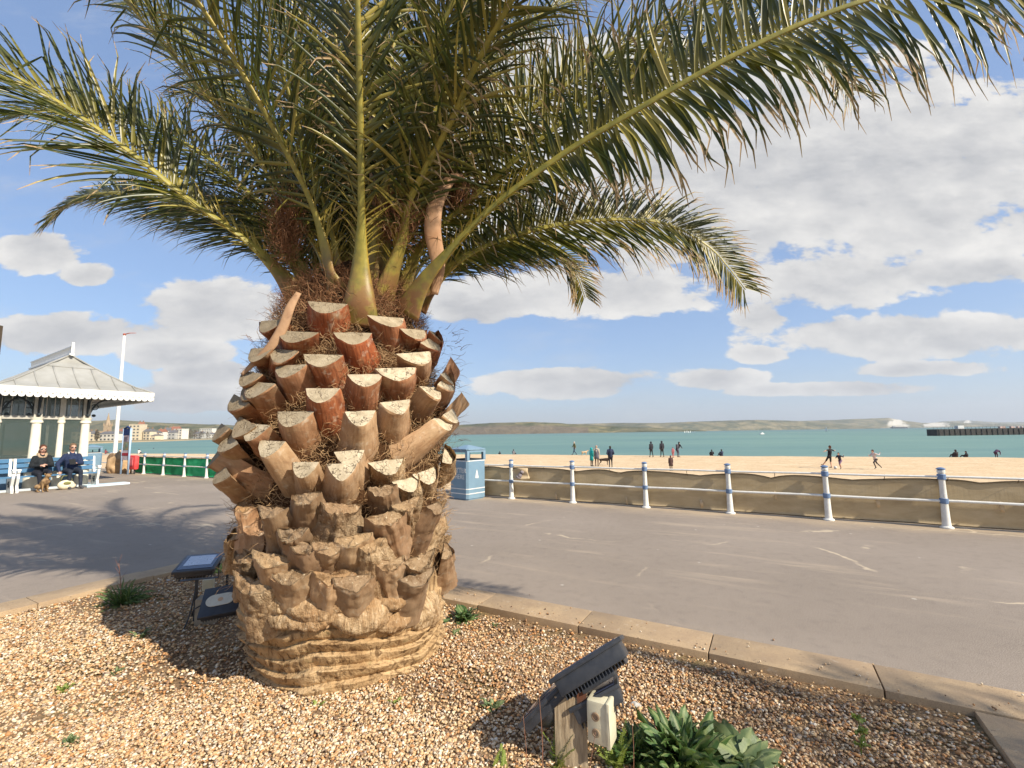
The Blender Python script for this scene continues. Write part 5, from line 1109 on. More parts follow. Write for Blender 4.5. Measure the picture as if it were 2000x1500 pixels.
def person(loc, rz, kind, H=1.72, top=(.03, .03, .035), legs=(.03, .035, .05), shoes=(.05, .05, .05), hair=(.1, .06, .03), label='', group=None, coat=None, hood=False, cap=None, voxel=.022, bulk=1.0, detail=False, sleeves=True, shorts=False, upd=None, backpack=None, fur=None, long_hair=False):
    P = pose(kind)
    if upd: P.update({k: Vector(v) for k, v in upd.items()})
    root = empty('person', loc, rz, label, 'person', group); root.scale = (H / 1.72,) * 3
    B_ = bulk; parts = []; segs = []
    def cap_(a, b2, r1, r2, z): parts.append(('cap', P[a] if isinstance(a, str) else a, P[b2] if isinstance(b2, str) else b2, r1, r2)); segs.append((P[a] if isinstance(a, str) else Vector(a), P[b2] if isinstance(b2, str) else Vector(b2), z, max(r1, r2)))
    cap_('hip', 'chest', .125 * B_, .145 * B_, 'top'); cap_('chest', lerp(P['shL'], P['shR'], .5), .14 * B_, .095 * B_, 'top'); cap_(lerp(P['shL'], P['shR'], .28), lerp(P['shL'], P['neck'], .75), .06, .05, 'top'); cap_(lerp(P['shL'], P['shR'], .72), lerp(P['shR'], P['neck'], .75), .06, .05, 'top')
    cap_('shL', 'shR', .068, .068, 'top'); cap_(lerp(P['hpL'], P['hpR'], 0), lerp(P['hpL'], P['hpR'], 1), .1 * B_, .1 * B_, 'legs')
    cap_(lerp(P['shL'], P['shR'], .5), 'neck', .06, .052, 'top' if not detail else 'skin'); cap_('neck', lerp(P['neck'], P['head'], .5), .05, .05, 'skin')
    hd = P['head']; parts.append(('ball', hd + Vector((0, 0, .015)), None, (.078, .096, .118), None)); segs.append((hd, hd + Vector((0, 0, .03)), 'skin', .1))
    parts.append(('ball', hd + Vector((0, -.03, -.05)), None, (.052, .055, .05), None))
    parts.append(('cap', hd + Vector((0, -.085, .005)), hd + Vector((0, -.105, -.022)), .011, .015)); 
    for s_ in (-1, 1): parts.append(('ball', hd + Vector((s_ * .077, .008, -.005)), None, (.012, .02, .03), None))
    for s_ in 'LR':
        cap_('sh' + s_, 'el' + s_, .062 * B_, .05 * B_, 'top'); cap_('el' + s_, lerp(P['el' + s_], P['ha' + s_], .86), .048 * B_, .036, 'top' if sleeves else 'skin')
        w_ = lerp(P['el' + s_], P['ha' + s_], .86); d = (P['ha' + s_] - P['el' + s_]).normalized(); hand = w_ + d * .055
        cap_(w_, hand, .026, .034, 'skin')
        if detail:
            sd = d.cross(Vector((0, 0, 1))); sd = sd.normalized() if sd.length > .1 else Vector((1, 0, 0)); dn = d.cross(sd).normalized(); dn = -dn if dn.z > 0 else dn
            for k, (o_, l_) in enumerate(((-.03, .06), (-.01, .075), (.01, .07), (.028, .055))):
                a0 = hand + sd * o_ + d * .012; a1 = a0 + d * l_ * .6 + dn * .012; a2 = a1 + d * l_ * .35 + dn * .022; cap_(a0, a1, .011, .0095, 'skin'); cap_(a1, a2, .0095, .008, 'skin')
            a0 = w_ + sd * -.03 + d * .01; cap_(a0, a0 + d * .035 - sd * .03 + dn * .01, .012, .009, 'skin')
        else: cap_(hand, hand + d * .06, .03, .018, 'skin')
        cap_('hp' + s_, 'kn' + s_, .09 * B_, .06, 'legs'); kn, an_ = P['kn' + s_], P['an' + s_]
        cap_(kn, an_, .058, .042, 'skin' if shorts else 'legs'); cap_(an_ + Vector((0, .02, -.02)), 'to' + s_, .042, .036, 'shoes')
    me = remeshed(parts, voxel, 3 if not detail else 2)
    slots = ['top', 'legs', 'skin', 'shoes']; cols_ = dict(top=top, legs=legs, shoes=shoes)
    for s_ in slots: me.materials.append(SKINM if s_ == 'skin' else cmat('cloth_%d_%d_%d' % tuple(int(x * 100) for x in cols_[s_]), cols_[s_]))
    mi = []
    for f in me.polygons:
        c = f.center; best = None
        for a, b2, z, r_ in segs:
            d = b2 - a; t = 0 if d.length < 1e-6 else max(0, min(1, (c - a).dot(d) / d.length_squared)); q = (c - (a + d * t)).length / r_ ** .5
            if best is None or q < best[0]: best = (q, z)
        mi.append(slots.index(best[1]))
    me.polygons.foreach_set('material_index', mi); me.polygons.foreach_set('use_smooth', [True] * len(me.polygons))
    me.name = 'body'; bo = bpy.data.objects.new('body', me); col.objects.link(bo); bo.parent = root
    hm = cmat('hair_%d_%d_%d' % tuple(int(x * 100) for x in hair), hair)
    if hood:
        g = MB(); g.ball(hd + Vector((0, .02, .01)), (.11, .115, .14), 3); g.build('hood', cmat('cloth_%d_%d_%d' % tuple(int(x * 100) for x in top), top), root, True)
    else:
        me_ = remeshed([('ball', hd + Vector((0, .02, .052)), None, (.092, .1, .1), None), ('ball', hd + Vector((0, .05, -.03 if not long_hair else -.06)), None, (.086 if not long_hair else .1, .065, .08 if not long_hair else .11), None)], .018, 2); me_.materials.append(hm); me_.polygons.foreach_set('use_smooth', [True] * len(me_.polygons))
        if detail:
            for v in me_.vertices: v.co += Vector(v.co - hd).normalized() * (.008 * nz(v.co, 40, 3))
        me_.name = 'hair'; ho = bpy.data.objects.new('hair', me_); col.objects.link(ho); ho.parent = root
    if cap: g = MB(); g.ball(hd + Vector((0, .01, .06)), (.095, .105, .085), 3); g.build('hat', cmat('hat_%d_%d_%d' % tuple(int(x * 100) for x in cap), cap), root, True)
    if coat:
        g = MB(); hp = P['hip']; ch = P['chest']; g.tube([lerp(P['shL'], P['shR'], .5) + Vector((0, 0, .03)), ch, lerp(ch, hp, .7), hp + Vector((0, 0, -.12)), hp + Vector((0, 0, -coat[1]))], [.12, .19 * B_, .185 * B_, .2 * B_, .225 * B_], 18, flat=.72, up=(0, 1, 0))
        g.build('coat', cmat('cloth_%d_%d_%d' % tuple(int(x * 100) for x in coat[0]), coat[0]), root, True)
    if backpack: g = MB(); g.bbox(P['chest'] + Vector((0, .18, -.02)), (.28, .15, .4), .05); shade_auto(g.build('backpack', cmat('pack', backpack), root))
    if detail:
        dkm = pm('sunglasses', (.012, .01, .01), (.03, .015, .01), 9, .15, 0, spec=.8); g = MB()
        for s_ in (-1, 1): g.ball(hd + Vector((s_ * .034, -.086, .012)), (.03, .012, .022), 2); g.tube([hd + Vector((s_ * .062, -.078, .016)), hd + Vector((s_ * .083, .0, .012))], .004, 5)
        g.tube([hd + Vector((-.012, -.094, .018)), hd + Vector((.012, -.094, .018))], .004, 5); g.build('sunglasses', dkm, root, True)
        g = MB(); g.tube([hd + Vector((x, -.088 + abs(x) * .25, -.058)) for x in (-.024, 0, .024)], [.003, .006, .003], 6); g.build('mouth', cmat('lips', (.4, .14, .12)), root, True)
        g = MB(); nk = P['neck']; g.tube([nk + Vector((.085 * math.cos(a), .02 + .09 * math.sin(a), -.02 + .025 * math.cos(a * 2) - (.05 if math.sin(a) < -.5 else 0))) for a in np.linspace(0, 6.28, 16)], .042 if fur else .026, 8)
        g.build('collar', fur or cmat('scarf', (.6, .62, .6)), root, True)
    return root
def dog(loc, rz, c1, H=.5, label='', sitting=False, tail_up=True, c2=None, voxel=.018):
    root = empty('dog', loc, rz, label, 'dog'); k = H / .5; root.scale = (k, k, k)
    if sitting: sh, hp, nk, hd = Vector((0, -.12, .36)), Vector((0, .14, .16)), Vector((0, -.15, .47)), Vector((0, -.2, .55))
    else: sh, hp, nk, hd = Vector((0, -.25, .42)), Vector((0, .25, .41)), Vector((0, -.37, .52)), Vector((0, -.45, .58))
    pr = [('cap', sh, lerp(sh, hp, .45), .115, .105), ('cap', lerp(sh, hp, .4), hp, .1, .085), ('cap', sh, nk, .085, .062), ('cap', nk, hd, .06, .068), ('cap', hd, hd + Vector((0, -.13, -.03)), .062, .03)]
    for s_ in (-1, 1):
        fx = s_ * .065; pr += [('cap', sh + Vector((fx, .02, -.03)), (fx, sh.y + .02, .22), .05, .03), ('cap', (fx, sh.y + .02, .22), (fx, sh.y - .0, .03), .028, .02), ('cap', (fx, sh.y - .0, .03), (fx, sh.y - .05, .018), .022, .018)]
        if sitting: pr += [('cap', hp + Vector((s_ * .08, 0, .02)), (s_ * .12, -.02, .16), .08, .04), ('cap', (s_ * .12, -.02, .16), (s_ * .11, .1, .04), .035, .022), ('cap', (s_ * .11, .1, .03), (s_ * .11, -.04, .02), .022, .02)]
        else: pr += [('cap', hp + Vector((fx, 0, -.02)), (fx, hp.y - .04, .25), .07, .038), ('cap', (fx, hp.y - .04, .25), (fx, hp.y + .09, .15), .034, .02), ('cap', (fx, hp.y + .09, .15), (fx, hp.y + .06, .03), .02, .018), ('cap', (fx, hp.y + .06, .025), (fx, hp.y, .018), .02, .018)]
    t0 = hp + Vector((0, .07, .04)); pr += [('cap', t0, t0 + Vector((0, .12, .1 if tail_up else -.08)), .025, .016), ('cap', t0 + Vector((0, .12, .1 if tail_up else -.08)), t0 + Vector((0, .17, .2 if tail_up else -.2)), .016, .008)]
    me = remeshed(pr, voxel, 2); me.name = 'body'
    fm = pm('dog_fur_%d_%d' % (int(c1[0] * 100), int(c1[2] * 100)), c1, c2 or tuple(x * .55 for x in c1), 11, .9, .5, .01); me.materials.append(fm); me.polygons.foreach_set('use_smooth', [True] * len(me.polygons))
    bo = bpy.data.objects.new('body', me); col.objects.link(bo); bo.parent = root
    em = pm('dog_ear_%d' % int(c1[0] * 100), tuple(x * .5 for x in c1))
    for s_ in (-1, 1): g = MB(); e0 = hd + Vector((s_ * .05, .01, .04)); g.tube([e0, e0 + Vector((s_ * .03, 0, .03)), e0 + Vector((s_ * .045, -.02, -.03))], [.03, .026, .01], 6, flat=.4, up=(0, 1, 0)); g.build('ear', em, root, True)
    g = MB(); g.ball(hd + Vector((0, -.165, -.02)), .014, 2); g.build('nose', pm('dog_nose', (.01, .01, .01)), root, True)
    return root
def bp(px, py):                       # a spot on the beach seen through that pixel
    p = gp(px, py, -1.46)
    for _ in range(8): p = gp(px, py, beach_at(p))
    return p
def cp(px, off):                     # a spot 'off' metres beyond the beach crest in that direction
    r = ray(px, 880); h = Vector((r.x, r.y, 0)); lo, hi = 5., 200.
    for _ in range(40):
        m_ = (lo + hi) / 2; p = h * m_
        if N2.dot(p) < crest_n(D2.dot(p)) - 3 + off: lo = m_
        else: hi = m_
    p = h * lo; p.z = beach_at(p); return p
BW = 'people on the beach'
def toward(px_dir): return math.radians(px_dir)
# rz: 0 faces the camera (-Y); 180 faces away; 90 faces right (+X); -90 faces left
def rzf(d): return R(d)
person(cp(1122, -.5), rzf(-75), 'walk', 1.74, (.16, .16, .08), (.03, .045, .09), hair=(.5, .48, .45), label='man in olive jacket and blue jeans walking a pale dog near the water', group=BW, voxel=.03)
dog(cp(1141, -1.5), rzf(110), (.62, .45, .28), .55, 'pale tan dog on a lead behind the man in the olive jacket', voxel=.025)
person(bp(1156, 911), rzf(120), 'stand', 1.62, (.02, .36, .36), (.02, .02, .025), hair=(.2, .13, .08), hood=True, label='person in a long turquoise hooded coat with back to the promenade', group=BW, coat=((.02, .36, .36), .38), voxel=.03)
person(bp(1166, 911), rzf(160), 'stand', 1.8, (.62, .54, .42), (.12, .07, .045), hair=(.45, .3, .22), label='tall person in cream top and grey coat standing beside the turquoise coat', group=BW, coat=((.13, .13, .16), .3), voxel=.03)
dog(bp(1180, 909), rzf(85), (.045, .028, .02), .62, 'dark brown dog standing between the grey coat and the navy hooded jacket', tail_up=False, voxel=.025)
person(bp(1193, 913), rzf(178), 'pockets', 1.78, (.025, .035, .075), (.02, .02, .025), hair=(.03, .025, .02), label='man in a navy jacket with pale collar, feet hidden by the rail', group=BW, bulk=1.25, voxel=.03)
person(cp(1272, -4), rzf(200), 'stride', 1.78, (.035, .035, .045), (.025, .025, .03), hair=(.02, .02, .02), hood=True, label='left of two people in black hooded coats walking by the water', group=BW, bulk=1.1, voxel=.03)
person(cp(1293, -4), rzf(190), 'stride', 1.82, (.035, .035, .045), (.03, .03, .03), hair=(.02, .02, .02), hood=True, label='right of two people in black hooded coats walking by the water', group=BW, bulk=1.1, voxel=.03)
person(bp(1325, 893), rzf(110), 'bend', 1.8, (.02, .02, .022), (.1, .09, .13), hair=(.02, .02, .02), upd=dict(chest=(0, -.08, 1.22), neck=(0, -.16, 1.4), head=(0, -.2, 1.53), shL=(.17, -.14, 1.34), shR=(-.17, -.14, 1.34), elL=(.24, -.28, 1.14), haL=(.2, -.45, 1.0), elR=(-.24, -.25, 1.12), haR=(-.2, -.4, .95)), label='adult in black with a grey bag leaning over a child in pink', group=BW, bulk=1.15, backpack=(.12, .12, .14), voxel=.03)
person(bp(1315, 894), rzf(-60), 'stand', 1.15, (.72, .25, .27), (.62, .2, .2), hair=(.1, .05, .05), label='small child in a pink snowsuit beside the adult in black', group=BW, bulk=1.3, voxel=.03)
person(bp(1311, 920), rzf(175), 'stand', 1.15, (.09, .05, .045), (.06, .035, .03), hair=(.14, .05, .04), label='child in a dark brown coat standing behind the railing', group=BW, coat=((.09, .05, .045), .35), bulk=1.1, voxel=.025)
person(bp(1622, 914), rzf(200), 'kick', 1.72, (.02, .02, .02), (.02, .02, .02), hair=(.1, .05, .03), shorts=True, label='taller footballer in black with arms spread next to a small boy', group=BW, sleeves=False, voxel=.03)
person(bp(1642, 917), rzf(-60), 'run', 1.3, (.03, .025, .04), (.2, .12, .2), hair=(.05, .02, .02), label='small boy in dark top and purple shorts chasing the ball', group=BW, shorts=True, upd=dict(knR=(-.1, .1, .48), anR=(-.1, .28, .12), toR=(-.1, .16, .05)), voxel=.028)
person(bp(1711, 917), rzf(-80), 'run', 1.5, (.62, .52, .52), (.06, .05, .05), hair=(.08, .03, .02), label='boy in a white shirt running left across the sand', group=BW, voxel=.028)
g = MB(); g.ball((0, 0, .11), .11, 3); ob = g.build('football', pm('ball_white', (.75, .73, .7), (.5, .48, .45), 20, .5, 0), None, True); ob.location = bp(1632, 916); tag(ob, 'white football on the sand at the feet of the players', 'ball')
SIT = 'people sitting by the water'
for px, lab, tp, rz_, H in ((1003, 'person in grey top sitting on the sand nearest the bin', (.22, .22, .24), 150, 1.7), (976, 'dark figure sitting low at the waterline left of the grey top', (.04, .05, .06), 190, 1.2), (1390, 'left one of the pair in black sitting by the water', (.025, .025, .03), 170, 1.7),
      (1409, 'navy one of the pair sitting by the water', (.04, .05, .09), 190, 1.75), (1866, 'person in dark brown sitting upright at the water, right side', (.04, .03, .03), 180, 1.75), (1886, 'person in black slumped beside the dark brown sitter', (.03, .025, .03), 230, 1.45)):
    p = cp(px, 4.0); person(p, rzf(rz_), 'ground', H, tp, (.04, .04, .05), hair=(.04, .03, .03), label=lab, group=SIT, bulk=1.15, voxel=.03)
person(cp(1945, 4), rzf(100), 'bend', 1.35, (.09, .04, .09), (.06, .03, .06), hair=(.03, .02, .02), label='person in purple bending forward at the water on the far right', group=BW, bulk=1.2, voxel=.03)
# sunbathers and a windbreak beyond the green netting
wb = empty('windbreak', bp(372, 886), .3, 'dull red windbreak standing on the sand beyond the green netting', 'windbreak')
g = MB()
for k in range(5): g.tube([(-1.4 + .7 * k, 0, -.1), (-1.4 + .7 * k, 0, 1.0)], .02, 6)
g.build('pole', pm('pole_wood', (.5, .4, .3)), wb); g = MB(); g.box((0, .02, .5), (2.8, .01, .8)); g.build('canvas', cmat('windbreak_red', (.36, .14, .12)), wb)
cs_ = [(376, (.75, .7, .65), 'white'), (383, (.25, .5, .12), 'green'), (390, (.7, .6, .3), 'yellow'), (397, (.75, .3, .35), 'pink'), (403, (.06, .03, .1), 'dark purple'), (409, (.04, .04, .07), 'black'), (414, (.7, .35, .15), 'orange')]
for i, (px, c_, nm_) in enumerate(cs_): person(bp(px, 885.6 + (i % 3) * .35), rzf(170 + 40 * (i % 3)), 'ground', 1.7, c_, (.1, .1, .14), hair=(.1, .07, .05), label='beachgoer in a %s top sitting beyond the green netting' % nm_, group='beachgoers beyond the green netting', voxel=.035)
for i, (px, c_, nm_) in enumerate([(206, (.25, .06, .07), 'dark red'), (234, (.1, .08, .1), 'charcoal'), (240, (.2, .06, .08), 'maroon'), (271, (.75, .72, .68), 'white')]):
    person(bp(px, 886.8), rzf(180), 'ground', 1.75, c_, (.08, .08, .1), hair=(.06, .04, .03), label='beachgoer in a %s top sitting near the flagpole' % nm_, group='beachgoers by the flagpole', voxel=.035)
# head of a swimmer
g = MB(); g.ball((0, 0, .18), (.13, .13, .2), 2); g.ball((0, 0, .0), (.35, .25, .14), 2); ob = g.build('swimmer', pm('swimmer_dark', (.06, .06, .09)), None, True); ob.location = gp(300, 876, -2.98); ob['label'] = 'dark head and shoulders of a swimmer in the bay on the left'; ob['category'] = 'swimmer'
# the seated couple
def SB(t, f=.0): return P1 + u_ * (.8 - .45 - f) + v_ * t
rz_s = math.atan2(-u_.x, u_.y)          # local -Y along -u
furm = pm('fur_trim', (.5, .38, .26), (.3, .2, .12), 60, .95, .8, .01)
rz_c = math.atan2(v_.y, v_.x)
w1 = person(SB(-2.58) + Vector((0, 0, .0)), rz_c, 'sit', 1.72, (.018, .022, .026), (.018, .02, .03), (.75, .72, .68), (.10, .035, .02), 'woman in a black coat with fur collar and sunglasses on the bench', detail=True, voxel=.013, fur=furm, long_hair=True, bulk=1.15, upd=dict(haL=(.02, -.25, .78), haR=(-.05, -.27, .76), anR=(-.08, -.52, .09), toR=(-.08, -.69, .04), knL=(.11, -.44, .56), anL=(.02, -.62, .42), toL=(.02, -.76, .36)))
w2 = person(SB(-1.9), rz_c, 'sit', 1.75, (.022, .035, .085), (.022, .03, .05), (.1, .1, .11), (.16, .1, .06), 'person in a navy jacket and sunglasses seated right of the woman in black', detail=True, voxel=.013, bulk=1.2, upd=dict(haL=(.0, -.3, .78), haR=(-.3, -.2, .5), elR=(-.32, .02, .76)))
g = MB(); g.bbox((0, 0, 0), (.15, .012, .2), .004, rot=Euler((-.7, 0, 0))); o = g.build('tablet', pm('black_case', (.02, .02, .02), None, 9, .4, 0)); o.parent = None; M_ = Matrix.Translation(SB(-1.9)) @ Matrix.Rotation(rz_c, 4, 'Z'); o.matrix_world = M_ @ Matrix.Translation((-.06, -.33, .84)); tag(o, 'small black case held in the hand of the person in navy', 'case')
dog(gp(83, 961), rz_c + .3, (.42, .27, .13), .44, 'brown terrier sitting at the feet of the woman in black', sitting=True, tail_up=False, c2=(.12, .07, .04), voxel=.014)
bgp = gp(128, 956); bg_ = empty('shopping_bag', bgp, rz_c, 'pale straw bag lying on the ground between the two seated people', 'bag')
straw = pm('straw', (.68, .56, .34), (.8, .74, .6), 12, .9, .4); g = MB(); g.ball((0, 0, .14), (.2, .13, .15), 3); g.ball((.08, .02, .1), (.16, .12, .1), 3); shade_auto(g.build('pouch', straw, bg_)); g = MB(); g.tube([(-.14, 0, .26), (-.08, 0, .42), (.08, 0, .42), (.14, 0, .26)], .014, 6); g.ball((.0, -.13, .2), (.09, .03, .05)); g.build('strap', pm('olive_strap', (.25, .24, .08)), bg_, True)
# someone mostly out of frame at the left edge, standing beyond the shelter
person(P1 + u_ * 1.5 + v_ * -5.2, rz_c, 'stand', 1.7, (.03, .03, .035), (.03, .03, .04), hair=(.3, .12, .06), label='person in black with reddish hair partly cut off at the left edge', voxel=.03)

# ================================================================== THE FAR SHORE
wallm = [pm('render_white', (.72, .68, .6), (.6, .56, .48), .4, .8, 0), pm('render_cream', (.66, .56, .4), (.55, .47, .34), .4, .8, 0), pm('brick_brown', (.34, .22, .14), (.26, .17, .11), .4, .8, 0), pm('render_grey', (.45, .44, .4), (.36, .35, .33), .4, .8, 0)]
roofm = [pm('slate_roof', (.12, .12, .13), (.18, .17, .17), .5, .8, 0), pm('tile_roof', (.35, .14, .08), (.28, .12, .08), .5, .8, 0)]
winm = pm('far_window', (.05, .06, .07), (.1, .11, .12), 1, .2, 0)
def shore_dist(px): return float(np.interp(px, [100, 180, 270, 360, 450, 520], [gp(x, y, -3).y for x, y in ((100, 869.5), (180, 866.5), (270, 863.5), (360, 860.6), (450, 857.2), (520, 854.3))]))
def house(px, wpx, ytop, ybot, wi, ri, dd=0, flat=False, tower=False, label=''):
    Y = shore_dist(px) + 62 + dd; a = at(px - wpx / 2, ybot, Y); b2 = at(px + wpx / 2, ytop, Y); W_ = b2.x - a.x; z0 = -1.2; H_ = b2.z - z0; D_ = max(9, min(W_, 14)) 
    t = empty('seafront_building', ((a.x + b2.x) / 2, Y, z0), random.uniform(-.12, .12), label, 'building', 'buildings across the bay'); wh = H_ if flat else H_ * .74
    g = MB(); g.box((0, D_ / 2, wh / 2), (W_, D_, wh)); 
    if flat: g.box((0, D_ / 2, wh + .3), (W_ + .5, D_ + .5, .6)); 
    g.build('wall', wallm[wi], t)
    if not flat:
        g = MB(); e = .5; g.add([(-W_ / 2 - e, -e, wh), (W_ / 2 + e, -e, wh), (W_ / 2 + e, D_ + e, wh), (-W_ / 2 - e, D_ + e, wh), (-W_ / 2 - e, D_ / 2, H_), (W_ / 2 + e, D_ / 2, H_)], [(0, 1, 5, 4), (2, 3, 4, 5), (0, 4, 3), (1, 2, 5), (3, 2, 1, 0)]); rf = g.build('roof', roofm[ri], t)
        g = MB(); g.box((-W_ * .35, D_ / 2, H_ + .5), (1.2, 1.2, 3)); g.box((W_ * .35, D_ / 2, H_ + .5), (1.2, 1.2, 3)); g.build('chimney', wallm[2], rf)
    nf = max(1, int(wh / 3.6)); nw = max(2, min(10, int(W_ / 4)))
    w0 = None
    for j in range(nf):
        for k in range(nw):
            if w0 is None: g = MB(); g.box((0, 0, 0), (W_ / nw * .45, .3, 1.7)); w0 = wo = g.build('window', winm, t)
            else: wo = w0.copy(); col.objects.link(wo); wo.parent = t
            wo.location = (-W_ / 2 + W_ * (k + .5) / nw, -.05, 1.9 + j * (wh / nf))
    return t
HL = [(150, 22, 836, 861, 1, 0, 0, 'cream block seen through the shelter'), (176, 14, 842, 860, 1, 0, 20, 'cream house just right of the shelter column'), (209, 34, 842, 858, 0, 0, 0, 'long white terrace below the church spire'),
 (236, 18, 848, 860, 1, 0, 5, 'low cream building left of the sign'), (262, 22, 829, 856, 1, 1, 30, 'tall pale block with a red roof behind the sign header'), (272, 10, 824, 840, 2, 1, 90, 'brown turret rising above the pale block'),
 (286, 16, 837, 856, 1, 0, 0, 'cream gabled house right of the sign'), (300, 14, 841, 857, 0, 0, 8, 'white house second right of the sign'), (313, 12, 838, 856, 0, 1, 20, 'white house with red roof mid town'),
 (324, 12, 835, 852, 0, 0, 60, 'tall white house set back in mid town'), (335, 14, 840, 856, 3, 0, 12, 'grey house in mid town'), (347, 18, 838, 854, 0, 0, 0, 'flat roofed white block before the trees'), (338, 16, 833, 846, 2, 1, 120, 'brown roofed block on the rise'),
 (385, 16, 843, 853, 3, 0, 30, 'low grey house right of the trees'), (402, 26, 837, 841, 0, 0, 160, 'long white warehouse roof on the skyline'), (415, 14, 845, 853, 0, 0, 40, 'small white house near the palm trunk'), (432, 18, 842, 852, 3, 1, 60, 'house beside the trunk of the palm'), (294, 20, 848, 859, 1, 0, -12, 'row of low beach huts in cream'), (228, 14, 838, 850, 2, 1, 70, 'brown house behind the flagpole')]
for px, w_, yt, yb, wi, ri, dd, lab in HL: house(px, w_, yt, yb, wi, ri, dd, flat=(px in (347, 402, 262)), label=lab + ' across the bay')
Y = shore_dist(210) + 130; b_ = at(209, 850, Y); tp = at(209, 806, Y); ch = empty('church', (b_.x, Y, -1), .2, 'stone church with a tall pointed spire above the town', 'church'); Hc = tp.z + 1; st_ = pm('church_stone', (.42, .31, .2), (.32, .24, .16), .3, .9, 0)
wt_ = (at(215, 840, Y) - at(203, 840, Y)).x
g = MB(); g.box((0, 0, Hc * .27), (wt_ * .75, wt_ * .75, Hc * .54)); g.build('tower', st_, ch); g = MB(); g.lathe([(wt_ * .42, Hc * .54), (wt_ * .22, Hc * .74), (.15, Hc)], n=8); g.build('spire', st_, ch)
for sx in (-1, 1):
    for sy in (-1, 1): g = MB(); g.lathe([(.7, Hc * .52), (.6, Hc * .6), (.05, Hc * .66)], c=(sx * wt_ * .36, sy * wt_ * .36, 0), n=6); g.build('pinnacle', st_, ch)
g = MB(); g.box((-wt_ * 1.3, 0, Hc * .17), (wt_ * 2, wt_ * .8, Hc * .34)); g.build('nave', st_, ch)
trm = pm('far_tree', (.09, .07, .045), (.16, .13, .08), .6, .95, .4, .5)
def far_tree(px, wpx, ytop, dd, lab):
    Y = shore_dist(px) + 50 + dd; a = at(px - wpx / 2, 852, Y); b2 = at(px + wpx / 2, ytop, Y); W_ = b2.x - a.x; H_ = b2.z + 1.2; t = empty('bare_tree', ((a.x + b2.x) / 2, Y, -1.2), 0, lab, 'tree', 'trees across the bay')
    g = MB(); g.tube([(0, 0, 0), (.2, 0, H_ * .5)], [.5, .3], 6)
    g.build('trunk', trm, t); g = MB()
    rd = random.Random(px)
    for k in range(260):
        a_ = rd.uniform(0, 6.28); r_ = W_ / 2 * rd.random() ** .5; z_ = H_ * rd.uniform(.25, 1); r_ *= math.sin(math.pi * min(1, z_ / H_ * .85 + .1)); p = Vector((r_ * math.cos(a_), r_ * math.sin(a_) * .7, z_)); s_ = rd.uniform(.5, 1.3)
        d = [Vector((rd.gauss(0, 1), rd.gauss(0, 1), rd.gauss(0, 1))).normalized() * s_ for _ in range(3)]; g.add([p + d[0], p + d[1], p + d[2]], [(0, 1, 2)])
    g.build('crown', trm, t)
for i, (px, w_, yt, dd) in enumerate([(362, 14, 836, 0), (372, 12, 838, 10), (381, 12, 840, 0), (393, 12, 843, 0), (405, 10, 844, 5), (190, 12, 840, 20), (421, 12, 846, 0), (440, 14, 842, 20), (250, 10, 846, 0)]):
    far_tree(px, w_, yt, dd, ['tallest brown tree right of the white block', 'second brown tree of the far clump', 'third brown tree of the far clump', 'low brown tree mid right of the far town', 'small brown tree before the white warehouse', 'brown tree left of the church spire', 'low scrubby tree near the small white house', 'brown tree seen against the palm trunk edge', 'small tree behind the information sign'][i] + ' across the bay')

# boats and the pier
sail = pm('sail_white', (.8, .8, .78), (.7, .7, .68), 2, .7, 0); hullm = pm('hull_white', (.75, .75, .73), None, 2, .5, 0); hulld = pm('hull_dark', (.05, .055, .07), None, 2, .5, 0)
def sea_pt(px, py, z=-3.): p = gp(px, py, z); return p
def sailboat(px, py, h, label, group=None, Ymax=900):
    p = sea_pt(px, py); 
    if p.y > Ymax or p.y < 0: r = ray(px, py); p = at(px, py, Ymax); p.z = -3
    t = empty('sailing_boat', p, random.uniform(0, 3), label, 'boat', group); k = h / 6 * (p.y / 880)
    g = MB(); s6 = np.linspace(-1, 1, 9); vs = []
    for x in s6: w_ = .7 * (1 - abs(x) ** 2.2) + .03; vs += [(x * 2.2, -w_, .5), (x * 2.2, 0, -.2), (x * 2.2, w_, .5)]
    fs = [(i * 3 + j, i * 3 + 3 + j, i * 3 + 4 + j, i * 3 + 1 + j) for i in range(8) for j in range(2)] + [(i * 3 + 2, i * 3 + 5, i * 3 + 3, i * 3) for i in range(8)]; g.add(vs, fs); g.build('hull', hullm, t)
    g = MB(); g.tube([(.1, 0, .3), (.1, 0, 6.2)], .05, 6); g.tube([(.1, 0, 1), (-1.9, 0, 1)], .04, 5); g.build('mast', hullm, t)
    g = MB(); g.prism([(0, 1.1), (-1.9, 1.1), (-.9, 3.6), (0, 6.0)], -.02, .02, frame=Matrix.Rotation(R(90), 4, 'X')); g.prism([(.2, .9), (2.0, .8), (.2, 4.8)], -.02, .02, frame=Matrix.Rotation(R(90), 4, 'X')); g.build('sail', sail, t)
    t.scale = (k, k, k); return t
sailboat(1614, 842.5, 9.5, 'single white sailing boat before the grey headland')
for i, (px, h) in enumerate([(1337.5, 4.5), (1341.5, 5), (1345, 4), (1348.5, 4.5), (1352, 4), (1356, 3)]):
    sailboat(px, 843.5, h, ['first', 'second', 'third', 'fourth', 'fifth', 'last'][i] + ' from the left in the row of tiny white dinghies', 'racing dinghies in a row')
p = at(1488, 847, 420); p.z = -3; mbt = empty('motor_boat', p, .3, 'small white motor boat under way right of the dinghies', 'boat')
g = MB(); g.bbox((0, 0, .5), (4.4, 1.6, 1.0), .3); g.build('hull', hullm, mbt); g = MB(); g.bbox((.3, 0, 1.4), (1.8, 1.2, .9), .2); g.build('cabin', hullm, mbt)
p = at(1756, 836, 2600); p.z = -3; shp = empty('ship', p, 0, 'long dark ship low on the horizon in front of the chalk cliffs', 'ship')
